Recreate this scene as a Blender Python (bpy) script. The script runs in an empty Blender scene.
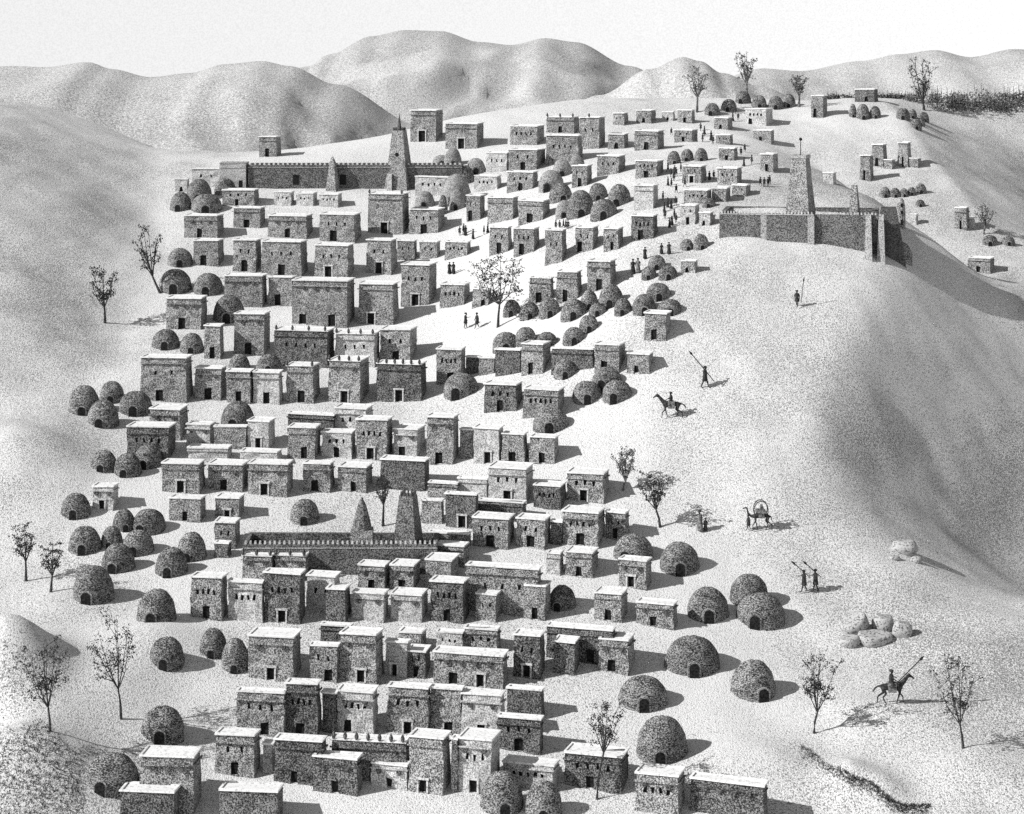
import bpy, math, random
from mathutils import Vector, Matrix, noise
R = math.radians
rng = random.Random(7)
scene = bpy.context.scene
col = scene.collection

# ------------------------------------------------------------------ camera
F, PX0, HY = 2200.0, 512.0, 40.0          # focal length in pixels, principal column, eye-level row
cam_d = bpy.data.cameras.new("camera"); cam = bpy.data.objects.new("camera", cam_d); col.objects.link(cam)
cam.location = (0, 0, 0); cam.rotation_euler = (R(90), 0, 0)
cam_d.sensor_width = 36.0; cam_d.lens = 36.0 * F / 1024.0
cam_d.shift_y = -(407.0 - HY) / 1024.0
cam_d.clip_start = 1.0; cam_d.clip_end = 20000.0
scene.camera = cam

# ------------------------------------------------------------------ sky and sun
SUN_EL = R(34); SUN_DIR_H = Vector((-0.95, -0.32)).normalized()
world = bpy.data.worlds.new("World"); scene.world = world; world.use_nodes = True
nt = world.node_tree; nt.nodes.clear()
def N(nt, t, **k):
    n = nt.nodes.new(t)
    for a, b in k.items():
        if a.startswith('i_'): n.inputs[a[2:].replace('_', ' ')].default_value = b
        else: setattr(n, a, b)
    return n
tc = N(nt, 'ShaderNodeTexCoord')
sep = N(nt, 'ShaderNodeSeparateXYZ'); nt.links.new(tc.outputs['Generated'], sep.inputs[0])
mx = N(nt, 'ShaderNodeMath', operation='MAXIMUM'); mx.inputs[1].default_value = 0.03
nt.links.new(sep.outputs['Z'], mx.inputs[0])
cmb = N(nt, 'ShaderNodeCombineXYZ')
nt.links.new(sep.outputs['X'], cmb.inputs['X']); nt.links.new(sep.outputs['Y'], cmb.inputs['Y']); nt.links.new(mx.outputs[0], cmb.inputs['Z'])
sky = N(nt, 'ShaderNodeTexSky', sky_type='NISHITA'); sky.sun_disc = False; sky.dust_density = 0.0
sky.sun_elevation = SUN_EL; sky.sun_rotation = math.atan2(SUN_DIR_H.x, SUN_DIR_H.y)
nt.links.new(cmb.outputs[0], sky.inputs['Vector'])
bw = N(nt, 'ShaderNodeRGBToBW'); nt.links.new(sky.outputs[0], bw.inputs[0])
gn = N(nt, 'ShaderNodeTexNoise'); gn.inputs['Scale'].default_value = 1500; gn.inputs['Detail'].default_value = 2
nt.links.new(tc.outputs['Generated'], gn.inputs['Vector'])
gr = N(nt, 'ShaderNodeMapRange'); gr.inputs['From Min'].default_value = .35; gr.inputs['From Max'].default_value = .6
gr.inputs['To Min'].default_value = .92; gr.inputs['To Max'].default_value = 1.03
nt.links.new(gn.outputs['Fac'], gr.inputs['Value'])
mu = N(nt, 'ShaderNodeMath', operation='MULTIPLY')
nt.links.new(bw.outputs[0], mu.inputs[0]); nt.links.new(gr.outputs[0], mu.inputs[1])
bg = N(nt, 'ShaderNodeBackground'); bg.inputs['Strength'].default_value = 0.096
nt.links.new(mu.outputs[0], bg.inputs['Color'])
wo = N(nt, 'ShaderNodeOutputWorld'); nt.links.new(bg.outputs[0], wo.inputs['Surface'])

sl = bpy.data.lights.new("sun", 'SUN'); sl.energy = 4.0; sl.angle = R(0.5); sl.color = (1.0, .995, .985)
so = bpy.data.objects.new("sun", sl); col.objects.link(so)
sd = Vector((SUN_DIR_H.x * math.cos(SUN_EL), SUN_DIR_H.y * math.cos(SUN_EL), math.sin(SUN_EL)))
so.rotation_euler = sd.to_track_quat('Z', 'Y').to_euler(); so.location = (-60, 100, 80)

scene.view_settings.view_transform = 'Standard'; scene.view_settings.look = 'None'
scene.view_settings.exposure = 0.41; scene.view_settings.gamma = 1.0
scene.view_settings.use_curve_mapping = False
scene.cycles.max_bounces = 4; scene.cycles.diffuse_bounces = 1; scene.cycles.use_denoising = False

# ------------------------------------------------------------------ materials
def stipple(name, dark, light, lo, hi, scale=4.0, bump=.5, bdist=.12, rough=.95, stretch=None, detail=2.0, drough=.85, patch=None, rand=0.0):
    """mottled neutral surface: coarse grit of two tones with a matching relief"""
    m = bpy.data.materials.new(name); m.use_nodes = True
    t = m.node_tree; t.nodes.clear()
    out = N(t, 'ShaderNodeOutputMaterial'); bs = N(t, 'ShaderNodeBsdfPrincipled')
    bs.inputs['Roughness'].default_value = rough; bs.inputs['Specular IOR Level'].default_value = .1
    geo = N(t, 'ShaderNodeNewGeometry')
    vec = geo.outputs['Position']
    if stretch:
        mp = N(t, 'ShaderNodeMapping'); mp.inputs['Scale'].default_value = stretch
        t.links.new(vec, mp.inputs['Vector']); vec = mp.outputs[0]
    no = N(t, 'ShaderNodeTexNoise'); no.inputs['Scale'].default_value = scale
    no.inputs['Detail'].default_value = detail; no.inputs['Roughness'].default_value = drough
    t.links.new(vec, no.inputs['Vector'])
    mr = N(t, 'ShaderNodeMapRange'); mr.interpolation_type = 'SMOOTHSTEP'
    mr.inputs['From Min'].default_value = lo; mr.inputs['From Max'].default_value = hi
    t.links.new(no.outputs['Fac'], mr.inputs['Value'])
    if patch:      # broad patches where the grit is denser
        pn = N(t, 'ShaderNodeTexNoise'); pn.inputs['Scale'].default_value = patch[0]; pn.inputs['Detail'].default_value = 3
        pn.inputs['Roughness'].default_value = .6; pn.inputs['Distortion'].default_value = .6
        mpp = N(t, 'ShaderNodeMapping'); mpp.inputs['Scale'].default_value = (1, .7, 2.0)
        t.links.new(geo.outputs['Position'], mpp.inputs['Vector']); t.links.new(mpp.outputs[0], pn.inputs['Vector'])
        pr = N(t, 'ShaderNodeMapRange'); pr.inputs['From Min'].default_value = .4; pr.inputs['From Max'].default_value = .65
        pr.inputs['To Min'].default_value = 0; pr.inputs['To Max'].default_value = patch[1]
        t.links.new(pn.outputs['Fac'], pr.inputs['Value'])
        sb = N(t, 'ShaderNodeMath', operation='SUBTRACT')
        t.links.new(no.outputs['Fac'], sb.inputs[0]); t.links.new(pr.outputs[0], sb.inputs[1])
        t.links.new(sb.outputs[0], mr.inputs['Value'])
    if name == 'sand':     # loose grit thins out on the packed ground of the town
        ga = N(t, 'ShaderNodeAttribute', attribute_name='grit')
        gm_ = N(t, 'ShaderNodeMath', operation='MULTIPLY_ADD'); gm_.inputs[1].default_value = -.062; gm_.inputs[2].default_value = .015
        t.links.new(ga.outputs['Fac'], gm_.inputs[0])
        ad = N(t, 'ShaderNodeMath', operation='ADD')
        t.links.new(mr.inputs['Value'].links[0].from_socket, ad.inputs[0]); t.links.new(gm_.outputs[0], ad.inputs[1])
        t.links.new(ad.outputs[0], mr.inputs['Value'])
    mix = N(t, 'ShaderNodeMix', data_type='RGBA')
    mix.inputs[6].default_value = (dark, dark, dark, 1); mix.inputs[7].default_value = (light, light, light, 1)
    t.links.new(mr.outputs[0], mix.inputs[0])
    colr = mix.outputs[2]
    if rand:
        oi = N(t, 'ShaderNodeObjectInfo')
        rr = N(t, 'ShaderNodeMapRange'); rr.inputs['To Min'].default_value = 1 - rand; rr.inputs['To Max'].default_value = 1 + rand
        t.links.new(oi.outputs['Random'], rr.inputs['Value'])
        vm = N(t, 'ShaderNodeVectorMath', operation='SCALE')
        t.links.new(colr, vm.inputs[0]); t.links.new(rr.outputs[0], vm.inputs['Scale']); colr = vm.outputs[0]
    t.links.new(colr, bs.inputs['Base Color'])
    if bump:
        bm_ = N(t, 'ShaderNodeBump'); bm_.inputs['Strength'].default_value = bump; bm_.inputs['Distance'].default_value = bdist
        t.links.new(no.outputs['Fac'], bm_.inputs['Height']); t.links.new(bm_.outputs[0], bs.inputs['Normal'])
    t.links.new(bs.outputs[0], out.inputs['Surface'])
    return m

M = {}
M['ground'] = stipple('sand', .22, .80, .30, .44, 7.0, .9, .17, patch=(.035, .10), drough=.9)
M['hill']   = stipple('hill_sand', .36, .78, .36, .52, 1.7, 1.0, .6, patch=(.012, .10), drough=.95, detail=3)  # dark grains lightened: distance haze is put into the colour
M['wall_light'] = stipple('pale_mud', .20, .72, .40, .56, 10.0, .4, .05, patch=(.9, .05), rand=.08)
M['wall_mid']   = stipple('mud_plaster', .06, .54, .42, .58, 10.0, .5, .05, patch=(.9, .05), rand=.12)
M['wall_dark']  = stipple('dark_mud', .022, .32, .42, .60, 10.0, .5, .05, patch=(.9, .05), rand=.12)
M['roof']   = stipple('roof_lime', .50, .84, .34, .48, 4.0, .3, .05)
M['trim']   = stipple('trim_plaster', .10, .50, .38, .56, 9.0, .4, .04)
M['frame']  = stipple('lime_frame', .30, .66, .40, .54, 5.0, .2, .03)
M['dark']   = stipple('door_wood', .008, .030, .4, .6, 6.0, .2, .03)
M['thatch'] = stipple('thatch', .025, .46, .42, .60, 7.5, .8, .09, stretch=(1, 1, 2.2), patch=(1.1, .06), rand=.15)
M['thatch_pale'] = stipple('sun_bleached_thatch', .09, .52, .40, .58, 7.5, .8, .09, stretch=(1, 1, 2.2), patch=(1.1, .05), rand=.12)
M['fort']   = stipple('fort_mud', .04, .30, .42, .58, 9.0, .5, .05, patch=(.7, .05))
M['shade_mud'] = stipple('dark_shade_mud', .03, .18, .42, .60, 9.0, .5, .05)  # darker mud: shade painted into decks and bastion, own tone of corbels and knobs
M['bark']   = stipple('bark', .02, .09, .4, .6, 8, .5, .05)
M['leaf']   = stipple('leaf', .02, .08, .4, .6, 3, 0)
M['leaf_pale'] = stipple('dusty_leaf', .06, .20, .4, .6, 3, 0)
M['rock']   = stipple('rock', .10, .46, .36, .52, 5.0, .5, .06)
M['skin']   = stipple('skin', .02, .05, .4, .6, 6, 0)
M['cloth']  = stipple('dark_cloth', .02, .06, .4, .6, 6, .2, .03)
M['cloth_mid'] = stipple('grey_cloth', .08, .26, .4, .6, 6, .2, .03)
M['cloth_white'] = stipple('white_cloth', .45, .75, .4, .6, 6, .2, .03)
M['hide']   = stipple('hide', .02, .07, .4, .6, 6, .2, .03)

# ------------------------------------------------------------------ mesh helpers
def link(name, me, mat, parent=None):
    o = bpy.data.objects.new(name, me); col.objects.link(o)
    if mat is not None and not me.materials: me.materials.append(mat)
    if parent is not None: o.parent = parent
    return o
def tag(o, label=None, cat=None, group=None, kind=None):
    if label: o['label'] = label
    if cat: o['category'] = cat
    if group: o['group'] = group
    if kind: o['kind'] = kind
    return o
def empty(name, loc, rz=0.0):
    o = bpy.data.objects.new(name, None); col.objects.link(o); o.empty_display_size = .3
    o.location = loc; o.rotation_euler = (0, 0, rz); return o

class MB:
    def __init__(s): s.v = []; s.f = []
    def quad(s, a, b, c, d):
        i = len(s.v); s.v += [tuple(a), tuple(b), tuple(c), tuple(d)]; s.f.append((i, i+1, i+2, i+3))
    def box(s, x0, x1, y0, y1, z0, z1, tx=0.0, ty=0.0):
        """box; tx, ty pull the top in"""
        i = len(s.v)
        s.v += [(x0, y0, z0), (x1, y0, z0), (x1, y1, z0), (x0, y1, z0),
                (x0+tx, y0+ty, z1), (x1-tx, y0+ty, z1), (x1-tx, y1-ty, z1), (x0+tx, y1-ty, z1)]
        for q in ((3, 2, 1, 0), (4, 5, 6, 7), (0, 1, 5, 4), (1, 2, 6, 5), (2, 3, 7, 6), (3, 0, 4, 7)):
            s.f.append(tuple(i+k for k in q))
    def tube(s, pts, rad, n=6, cap=True):
        pts = [Vector(p) for p in pts]; base = len(s.v); m = len(pts)
        for k, p in enumerate(pts):
            d = (pts[min(k+1, m-1)] - pts[max(k-1, 0)]).normalized()
            a = d.orthogonal().normalized() if abs(d.z) > .99 else d.cross(Vector((0, 0, 1))).normalized()
            b = d.cross(a).normalized()
            for j in range(n):
                t = 2*math.pi*j/n
                s.v.append(tuple(p + (a*math.cos(t) + b*math.sin(t))*rad[k]))
        for k in range(m-1):
            for j in range(n):
                q = base+k*n; j2 = (j+1) % n
                s.f.append((q+j, q+j2, q+n+j2, q+n+j))
        if cap:
            s.f.append(tuple(base+j for j in range(n))[::-1]); s.f.append(tuple(base+(m-1)*n+j for j in range(n)))
    def mesh(s, name, smooth=False, wob=0.0, seed=0):
        v = s.v
        if wob:
            v = [(x+wob*math.sin(x*7.1+z*5.3+seed), y+wob*math.sin(y*6.3+z*4.1+x*3+seed*2), z+wob*math.sin(x*4.7+y*5.9+seed*3)) for x, y, z in v]
        me = bpy.data.meshes.new(name); me.from_pydata(v, [], s.f); me.update()
        if smooth: me.polygons.foreach_set('use_smooth', [True]*len(me.polygons))
        return me
    def build(s, name, mat, parent=None, smooth=False, wob=0.0, seed=0):
        return link(name, s.mesh(name, smooth, wob, seed), mat, parent)

# ------------------------------------------------------------------ terrain
def ss(a, b, x):
    t = (x-a)/(b-a); t = 0.0 if t < 0 else 1.0 if t > 1 else t
    return t*t*(3-2*t)
def lerp_tab(tab, x):
    if x <= tab[0][0]: return tab[0][1]
    for (a, b), (c, d) in zip(tab, tab[1:]):
        if x <= c:
            t = (x-a)/(c-a); return b+(d-b)*t*t*(3-2*t)
    return tab[-1][1]
def gauss(X, Y, cx, cy, rx, ry, h, rot=0.0):
    dx, dy = X-cx, Y-cy
    if rot:
        c, s_ = math.cos(rot), math.sin(rot); dx, dy = dx*c+dy*s_, -dx*s_+dy*c
    q = (dx/rx)**2+(dy/ry)**2
    return h*math.exp(-q) if q < 20 else 0.0
MOUNDS = []
def height(X, Y):
    px = PX0+F*X/max(Y, 50)
    Yc = 296+26*ss(250, 620, px)
    if Y <= Yc: z = -96+.264*Y
    else:
        d = Y-Yc; zc = -96+.264*Yc
        d1 = 36.0
        if d < d1: z = zc+.264*d-.0085*d*d
        else:
            z0_ = -95.0*ss(700, 2600, Y); z1 = zc+.264*d1-.0085*d1*d1; sl_ = .264-2*.0085*d1
            z = max(z1+sl_*(d-d1), -75.0)+z0_
    # the fort hill: plateau, spur towards the viewer, long right flank
    r0 = 29+12*ss(206, 240, Y); u_ = X-r0
    fl = (1.02-.48*ss(231, 250, Y))*(u_+math.sqrt(u_*u_+6))*.5
    cp_ = 19.0-fl; fl = (19.0-(cp_+math.sqrt(cp_*cp_+30))*.5+.38)*ss(180, 219, Y)
    yb_ = 250-.5*max(0.0, X-40); wb_ = 76-58*ss(30, 56, X)
    z += (10.5*ss(-16, 24, X)*ss(188, 237, Y)-fl)*(1-ss(yb_, yb_+wb_, Y))
    # hillside on the left of the town
    amp = .46*ss(206, 250, Y)*(1-ss(330, 420, Y))
    if amp > 0:
        xl = -44-2*ss(240, 300, Y)+3*math.sin(Y*.055)
        t = max(0.0, xl-X)
        z += amp*18*math.tanh(t*t/(t+5)/18)*(1+.5*noise.noise(Vector((X*.03, Y*.035, 4.1))))
    # falling ground at the far right
    t = max(0.0, X-57-.25*(315-Y)*.3)
    z -= .5*min(t, 25)*ss(262, 285, Y)*(1-ss(322, 345, Y))
    # swells near the viewer
    for m_ in MOUNDS: z += gauss(X, Y, *m_)
    q = Vector((X*.055, Y*.07, .3)); w = .35+.65*(1-ss(-44, -34, X)*(1-ss(10, 26, X)))
    z += w*(.85*noise.noise(q)+.34*noise.noise(q*2.9)+.15*noise.noise(q*7.3))
    return z
def P(px, py):
    Y = F*96/(py-HY+F*.264); return ((px-PX0)*Y/F, Y)
def md(px, py, rxp, ry, h, rot=0.0):
    x, y = P(px, py); MOUNDS.append((x, y, rxp*y/F, ry, h, rot))
md(45, 745, 70, 5, 2.2); md(30, 690, 80, 5, 1.6); md(150, 655, 60, 4.5, 1.6); md(150, 745, 60, 4, .9)
md(20, 470, 60, 9, 2.5); md(60, 610, 50, 5, .5)
md(4, 696, 50, 5, 4.2); md(20, 800, 90, 4.5, 4.0); md(120, 700, 45, 3.5, 1.0); md(900, 560, 60, 5, .6); md(980, 640, 60, 5, 1.2); md(900, 720, 80, 4, 1.0); md(760, 770, 70, 3, 1.0); md(990, 780, 80, 4, 1.0); md(850, 788, 24, 2.4, 1.5); md(885, 800, 20, 2.0, 1.2)
md(700, 340, 30, 6, -.8); md(640, 395, 60, 5, .5)

def hit(px, py):
    """first point of the ground on the ray through a pixel"""
    ax, az = (px-PX0)/F, (HY-py)/F
    Y = 120.0; prev = None; best = (1e9, Y)
    while Y < 372:
        g = az*Y-height(ax*Y, Y)
        if g <= 0:
            a, b = Y-1.0, Y
            for _ in range(12):
                c = (a+b)/2
                if az*c-height(ax*c, c) <= 0: b = c
                else: a = c
            return Vector((ax*b, b, height(ax*b, b)))
        if g < best[0]: best = (g, Y)
        Y += 1.0
    Y = best[1]
    return Vector((ax*Y, Y, height(ax*Y, Y)))

def grid_mesh(name, xs, ys, fn, mat):
    v = [(x, y, fn(x, y)) for y in ys for x in xs]
    nx = len(xs); f = []
    for j in range(len(ys)-1):
        for i in range(nx-1):
            a = j*nx+i; f.append((a, a+1, a+nx+1, a+nx))
    me = bpy.data.meshes.new(name); me.from_pydata(v, [], f); me.update()
    me.polygons.foreach_set('use_smooth', [True]*len(me.polygons))
    return link(name, me, mat)
def axis(a, b, st, out, g=1.12):
    c = []; x = a
    while x <= b: c.append(x); x += st
    l = []; x = a; s_ = st
    while x > out[0]: s_ *= g; x -= s_; l.append(x)
    r = []; x = c[-1]; s_ = st
    while x < out[1]: s_ *= g; x += s_; r.append(x)
    return l[::-1]+c+r
gx = axis(-88, 88, .8, (-3500, 3500)); gy = axis(140, 350, .7, (40, 6000))
ground = grid_mesh('ground', gx, gy, height, M['ground']); tag(ground, kind='structure')
def grit(X, Y):
    '''1 on open ground, 0 where feet have packed the sand smooth'''
    px = PX0+F*X/max(Y, 50)
    l_ = lerp_tab([(150, 230), (175, 180), (200, 130), (240, 120), (300, 170), (330, 300)], Y)
    r_ = lerp_tab([(150, 760), (180, 760), (205, 640), (225, 600), (245, 640), (275, 740), (300, 900), (330, 860)], Y)
    n_ = 40*noise.noise(Vector((X*.1, Y*.1, 0)))
    return 1-ss(l_-60, l_+10, px+n_)*(1-ss(r_-20, r_+70, px+n_))
at_ = ground.data.attributes.new('grit', 'FLOAT', 'POINT')
at_.data.foreach_set('value', [grit(v.co.x, v.co.y) for v in ground.data.vertices])

# ------------------------------------------------------------------ far hills
def ridge_noise(x, y, s):
    q = Vector((x*.011*s, y*.006*s, s)); q += Vector((noise.noise(q*1.3), noise.noise(q*1.3+Vector((5, 2, 1))), 0))*.35
    r_ = 0; a = 1
    for o in (1, 2.1, 4.3, 8.7, 17.0): r_ += a*(1-2*abs(noise.noise(q*o)))*.8; a *= .57
    return r_-.75
def hills(name, sil, Y0, wf, wb, amp, s, x0, x1, shift=0.0):
    def fn(u, v):
        x = u; y = Y0+(v*wf if v < 0 else v*wb)
        px = PX0+F*u/Y0
        zc = (HY-lerp_tab(sil, px))*Y0/F
        # spurs: the crest line wanders downslope
        k = abs(v)
        z = zc-(zc+84)*(k**1.25)
        z += amp*ridge_noise(x+v*60*shift, y, s)*min(1, k*2.5)*(1-k)**.5*1.7
        return z
    xs = [x0+(x1-x0)*i/220 for i in range(221)]; vs = [-1+2*j/110 for j in range(111)]
    v = []
    for b in vs:
        for a in xs:
            v.append((a, Y0+(b*wf if b < 0 else b*wb), fn(a, b)))
    nx = len(xs); f = [(j*nx+i, j*nx+i+1, (j+1)*nx+i+1, (j+1)*nx+i) for j in range(len(vs)-1) for i in range(nx-1)]
    me = bpy.data.meshes.new(name); me.from_pydata(v, [], f); me.update()
    me.polygons.foreach_set('use_smooth', [True]*len(me.polygons))
    return tag(link(name, me, M['hill']), kind='structure')
hills('hills', [(-500, 95), (-250, 60), (-100, 80), (10, 66), (45, 67), (88, 62), (112, 69), (150, 77), (190, 73), (225, 64), (262, 61), (290, 66), (335, 84), (420, 125), (560, 260)],
      560, 210, 190, 5, 1.1, -300, 40, 1.0)
hills('hills', [(0, 190), (180, 110), (260, 80), (310, 66), (330, 54), (372, 36), (405, 30), (440, 31), (480, 42), (512, 45), (545, 38), (575, 42), (630, 66), (690, 100), (800, 180)],
      760, 260, 200, 11, .9, -260, 170, -1.0)
hills('hills', [(430, 260), (540, 125), (600, 95), (650, 69), (683, 57), (700, 61), (722, 73), (760, 86), (820, 110), (900, 180)],
      600, 150, 120, 7, 1.3, -40, 130, .8)
hills('hills', [(600, 110), (700, 84), (765, 69), (800, 71), (860, 61), (900, 54), (935, 50), (970, 57), (1014, 49), (1100, 60), (1250, 40), (1500, 90)],
      820, 260, 220, 12, .9, 20, 420, -.7)

# ------------------------------------------------------------------ houses
ORD = ['first', 'second', 'third', 'fourth', 'fifth', 'sixth', 'seventh', 'eighth', 'ninth', 'tenth', 'eleventh', 'twelfth', 'thirteenth', 'fourteenth']
def wallmesh(w, h, d, ops, seed):
    """front wall at y=0 with real openings, plain sides and back; the foot runs below the ground"""
    xs = {-w/2, w/2}; zs = {-2.2, 0.0, h}
    k = max(1, int(w/1.1))
    for i in range(1, k): xs.add(-w/2+w*i/k)
    for (a, b, c, e) in ops: xs |= {a, b}; zs |= {c, e}
    zs.add(h*.5)
    xs = sorted(xs); zs = sorted(zs)
    def inop(x, z): return any(a < x < b and c < z < e for a, b, c, e in ops)
    mb = MB(); RD = .22
    bat = lambda z: max(0, z)/h*.03*h
    def pt(x, y, z):
        s_ = 1-2*bat(z)/max(w, 1)*.5
        yy = y+bat(z) if y < d*.5 else y-bat(z)
        return (x*s_, yy, z)
    for i in range(len(xs)-1):
        for j in range(len(zs)-1):
            a, b, c, e = xs[i], xs[i+1], zs[j], zs[j+1]
            if b-a < 1e-5 or e-c < 1e-5: continue
            if not inop((a+b)/2, (c+e)/2):
                mb.quad(pt(a, 0, c), pt(b, 0, c), pt(b, 0, e), pt(a, 0, e))
    for (a, b, c, e) in ops:
        for (p, q) in (((a, c), (a, e)), ((a, e), (b, e)), ((b, e), (b, c)), ((b, c), (a, c))):
            p0 = pt(p[0], 0, p[1]); q0 = pt(q[0], 0, q[1])
            mb.quad(p0, q0, (q0[0], q0[1]+RD, q0[2]), (p0[0], p0[1]+RD, p0[2]))
    ys = [0, d*.5, d]
    for j in range(len(zs)-1):
        c, e = zs[j], zs[j+1]
        for s_ in (-1, 1):
            mb.quad(pt(s_*w/2, 0, c), pt(s_*w/2, d, c), pt(s_*w/2, d, e), pt(s_*w/2, 0, e))
    mb.quad(pt(-w/2, d, -2.2), pt(w/2, d, -2.2), pt(w/2, d, h), pt(-w/2, d, h))
    mb.quad(pt(-w/2, 0, h), pt(w/2, 0, h), pt(w/2, d, h), pt(-w/2, d, h))
    return mb.mesh('wall', wob=.055, seed=seed)

def roof_mb(w, h, d, rim):
    """lime roof: low rim all round with a sunken deck"""
    mb = MB(); o = .05; t = .13; b = h-.02
    W = w/2+o
    y0, y1 = -o+.02, d+o
    ri = .16
    # rim as four butted bars
    mb.box(-W, W, y0, y0+ri, b, b+t); mb.box(-W, W, y1-ri, y1, b, b+t)
    mb.box(-W, -W+ri, y0+ri, y1-ri, b, b+t); mb.box(W-ri, W, y0+ri, y1-ri, b, b+t)
    mb.box(-W+ri, W-ri, y0+ri, y1-ri, b, b+.05)
    return mb

HLIST = []       # (root, features, row)
def parse(code):
    """D/d=door (D framed) with its place .1-.9; w=windows; k=roof pinnacles; b=band; c=corbels; tone L/M/S"""
    o = dict(doors=[], win=0, knob=0, band=False, corb=False, tone='M', fl=0)
    for tok in code.split():
        c = tok[0]
        if c in 'dD': o['doors'].append((float(tok[1:]), c == 'D'))
        elif c == 'w': o['win'] = int(tok[1:])
        elif c == 'k': o['knob'] = int(tok[1:])
        elif c == 'b': o['band'] = True
        elif c == 'c': o['corb'] = True
        elif c in 'LMS': o['tone'] = c
        elif c == 'T': o['fl'] = 1
    return o
def house(x0, x1, yt, yb, sw, code):
    o = parse(code); seed = int(x0*13+yb*7)
    xm = (x0+x1)/2
    p = hit(xm, yb); k = p.y/F
    th = R(16); rot = th-math.atan2(PX0-xm, F)+R(random.Random(seed).uniform(-2.5, 2.5))
    w = (x1-x0)*k/math.cos(th); h = max(1.2, (yb-yt)*k*1.05)
    d = min(max(sw*k/math.sin(th), .22*w, .9), .95*w+.4)
    root = empty('mud_house', p, -rot)
    ops = []; doors = []; wins = []
    u = 14*k if h > 16*k else h*.55
    hd = min(h*.42, max(.95, 9.5*k+.25)); wd = min(w*.26, hd*.62)
    for fx, fr in o['doors']:
        cx = (fx-.5)*w*.86
        b = .0
        if o['fl']: b = .5
        ops.append((cx-wd/2, cx+wd/2, b+.02, b+hd)); doors.append((cx, b, hd, wd, fr))
    nw = o['win']
    if nw:
        ww = min(.24, w*.08); wh = min(.46, h*.17)
        zc = h*.66 if doors else h*.6
        if h < 2.2 and doors: zc = h*.72
        zc = min(zc, h-.45-wh/2) if (o['band'] or o['corb']) else zc
        for i in range(nw):
            cx = -w*.36+w*.72*(i+.5)/nw
            z0 = zc-wh/2
            if any(abs(cx-dx) < (dw+ww)/2+.08 and z0 < db+dh+.12 for dx, db, dh, dw, _ in doors): z0 = max(z0, max(db+dh for _, db, dh, _, _ in doors)+.14)
            if z0+wh > h-.08: continue
            ops.append((cx-ww/2, cx+ww/2, z0, z0+wh)); wins.append((cx, z0, ww, wh))
    mat = M[{'L': 'wall_light', 'M': 'wall_mid', 'S': 'wall_dark'}[o['tone']]]
    link('wall', wallmesh(w, h, d, ops, seed), mat, root)
    roof_mb(w, h, d, 0).build('roof', M['roof'], root, wob=.03, seed=seed)
    bat = lambda z: z*.03
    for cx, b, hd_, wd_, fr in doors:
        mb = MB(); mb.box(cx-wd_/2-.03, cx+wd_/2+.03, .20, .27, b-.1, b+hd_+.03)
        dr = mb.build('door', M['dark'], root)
        if fr:
            f = MB(); t = .09; y0, y1 = -.05, .12
            f.box(cx-wd_/2-t-.04, cx-wd_/2-.0, y0, y1, b, b+hd_+.02); f.box(cx+wd_/2+.0, cx+wd_/2+t+.04, y0, y1, b, b+hd_+.02)
            f.box(cx-wd_/2-t-.1, cx+wd_/2+t+.1, y0-.04, y1+.04, b+hd_+.02, b+hd_+.17)
            f.build('door_frame', M['frame'], dr)
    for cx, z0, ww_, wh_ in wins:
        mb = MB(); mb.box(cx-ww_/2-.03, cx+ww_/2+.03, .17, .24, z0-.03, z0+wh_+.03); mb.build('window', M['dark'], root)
    if o['band'] or o['corb']:
        mb = MB(); zb = h-min(.62, h*.2)
        W = w/2+.045
        mb.box(-W, W, -.10, .07, zb, zb+.10); mb.box(W-.09, W+.03, .07, d, zb, zb+.10)
        mb.build('cornice', mat, root, wob=.02, seed=seed)
        if o['corb']:
            n = max(2, int(w/1.3))
            for i in range(n):
                cx = -w*.40+w*.80*(i+(.5 if n > 2 else (.25+.5*i)))/n if n > 2 else (-w*.28, w*.28)[i]
                mb = MB(); mb.box(cx-.19, cx+.19, -.13, .08, zb-.22, zb-.005)
                mb.box(cx-.10, cx+.10, -.13, .08, zb-.36, zb-.225)
                mb.build('corbel', M['shade_mud'], root, wob=.02, seed=seed)
    for i in range(o['knob']):
        cx = 0 if o['knob'] == 1 else -w*.46+w*.92*i/(o['knob']-1)
        mb = MB(); r = .12
        mb.tube([(cx, .02, h+.05), (cx, .02, h+.28), (cx, .02, h+.46), (cx, .02, h+.62)], [r*.8, r*1.5, r, .02], 6)
        mb.build('pinnacle', M['shade_mud'], root)
    return root, dict(w=w, h=h, tone=o['tone'], doors=len(doors), framed=any(q[4] for q in doors), win=len(wins), knob=o['knob'], x=x0, corb=o['corb'], sx=x1-x0, sy=yb-yt)

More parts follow.
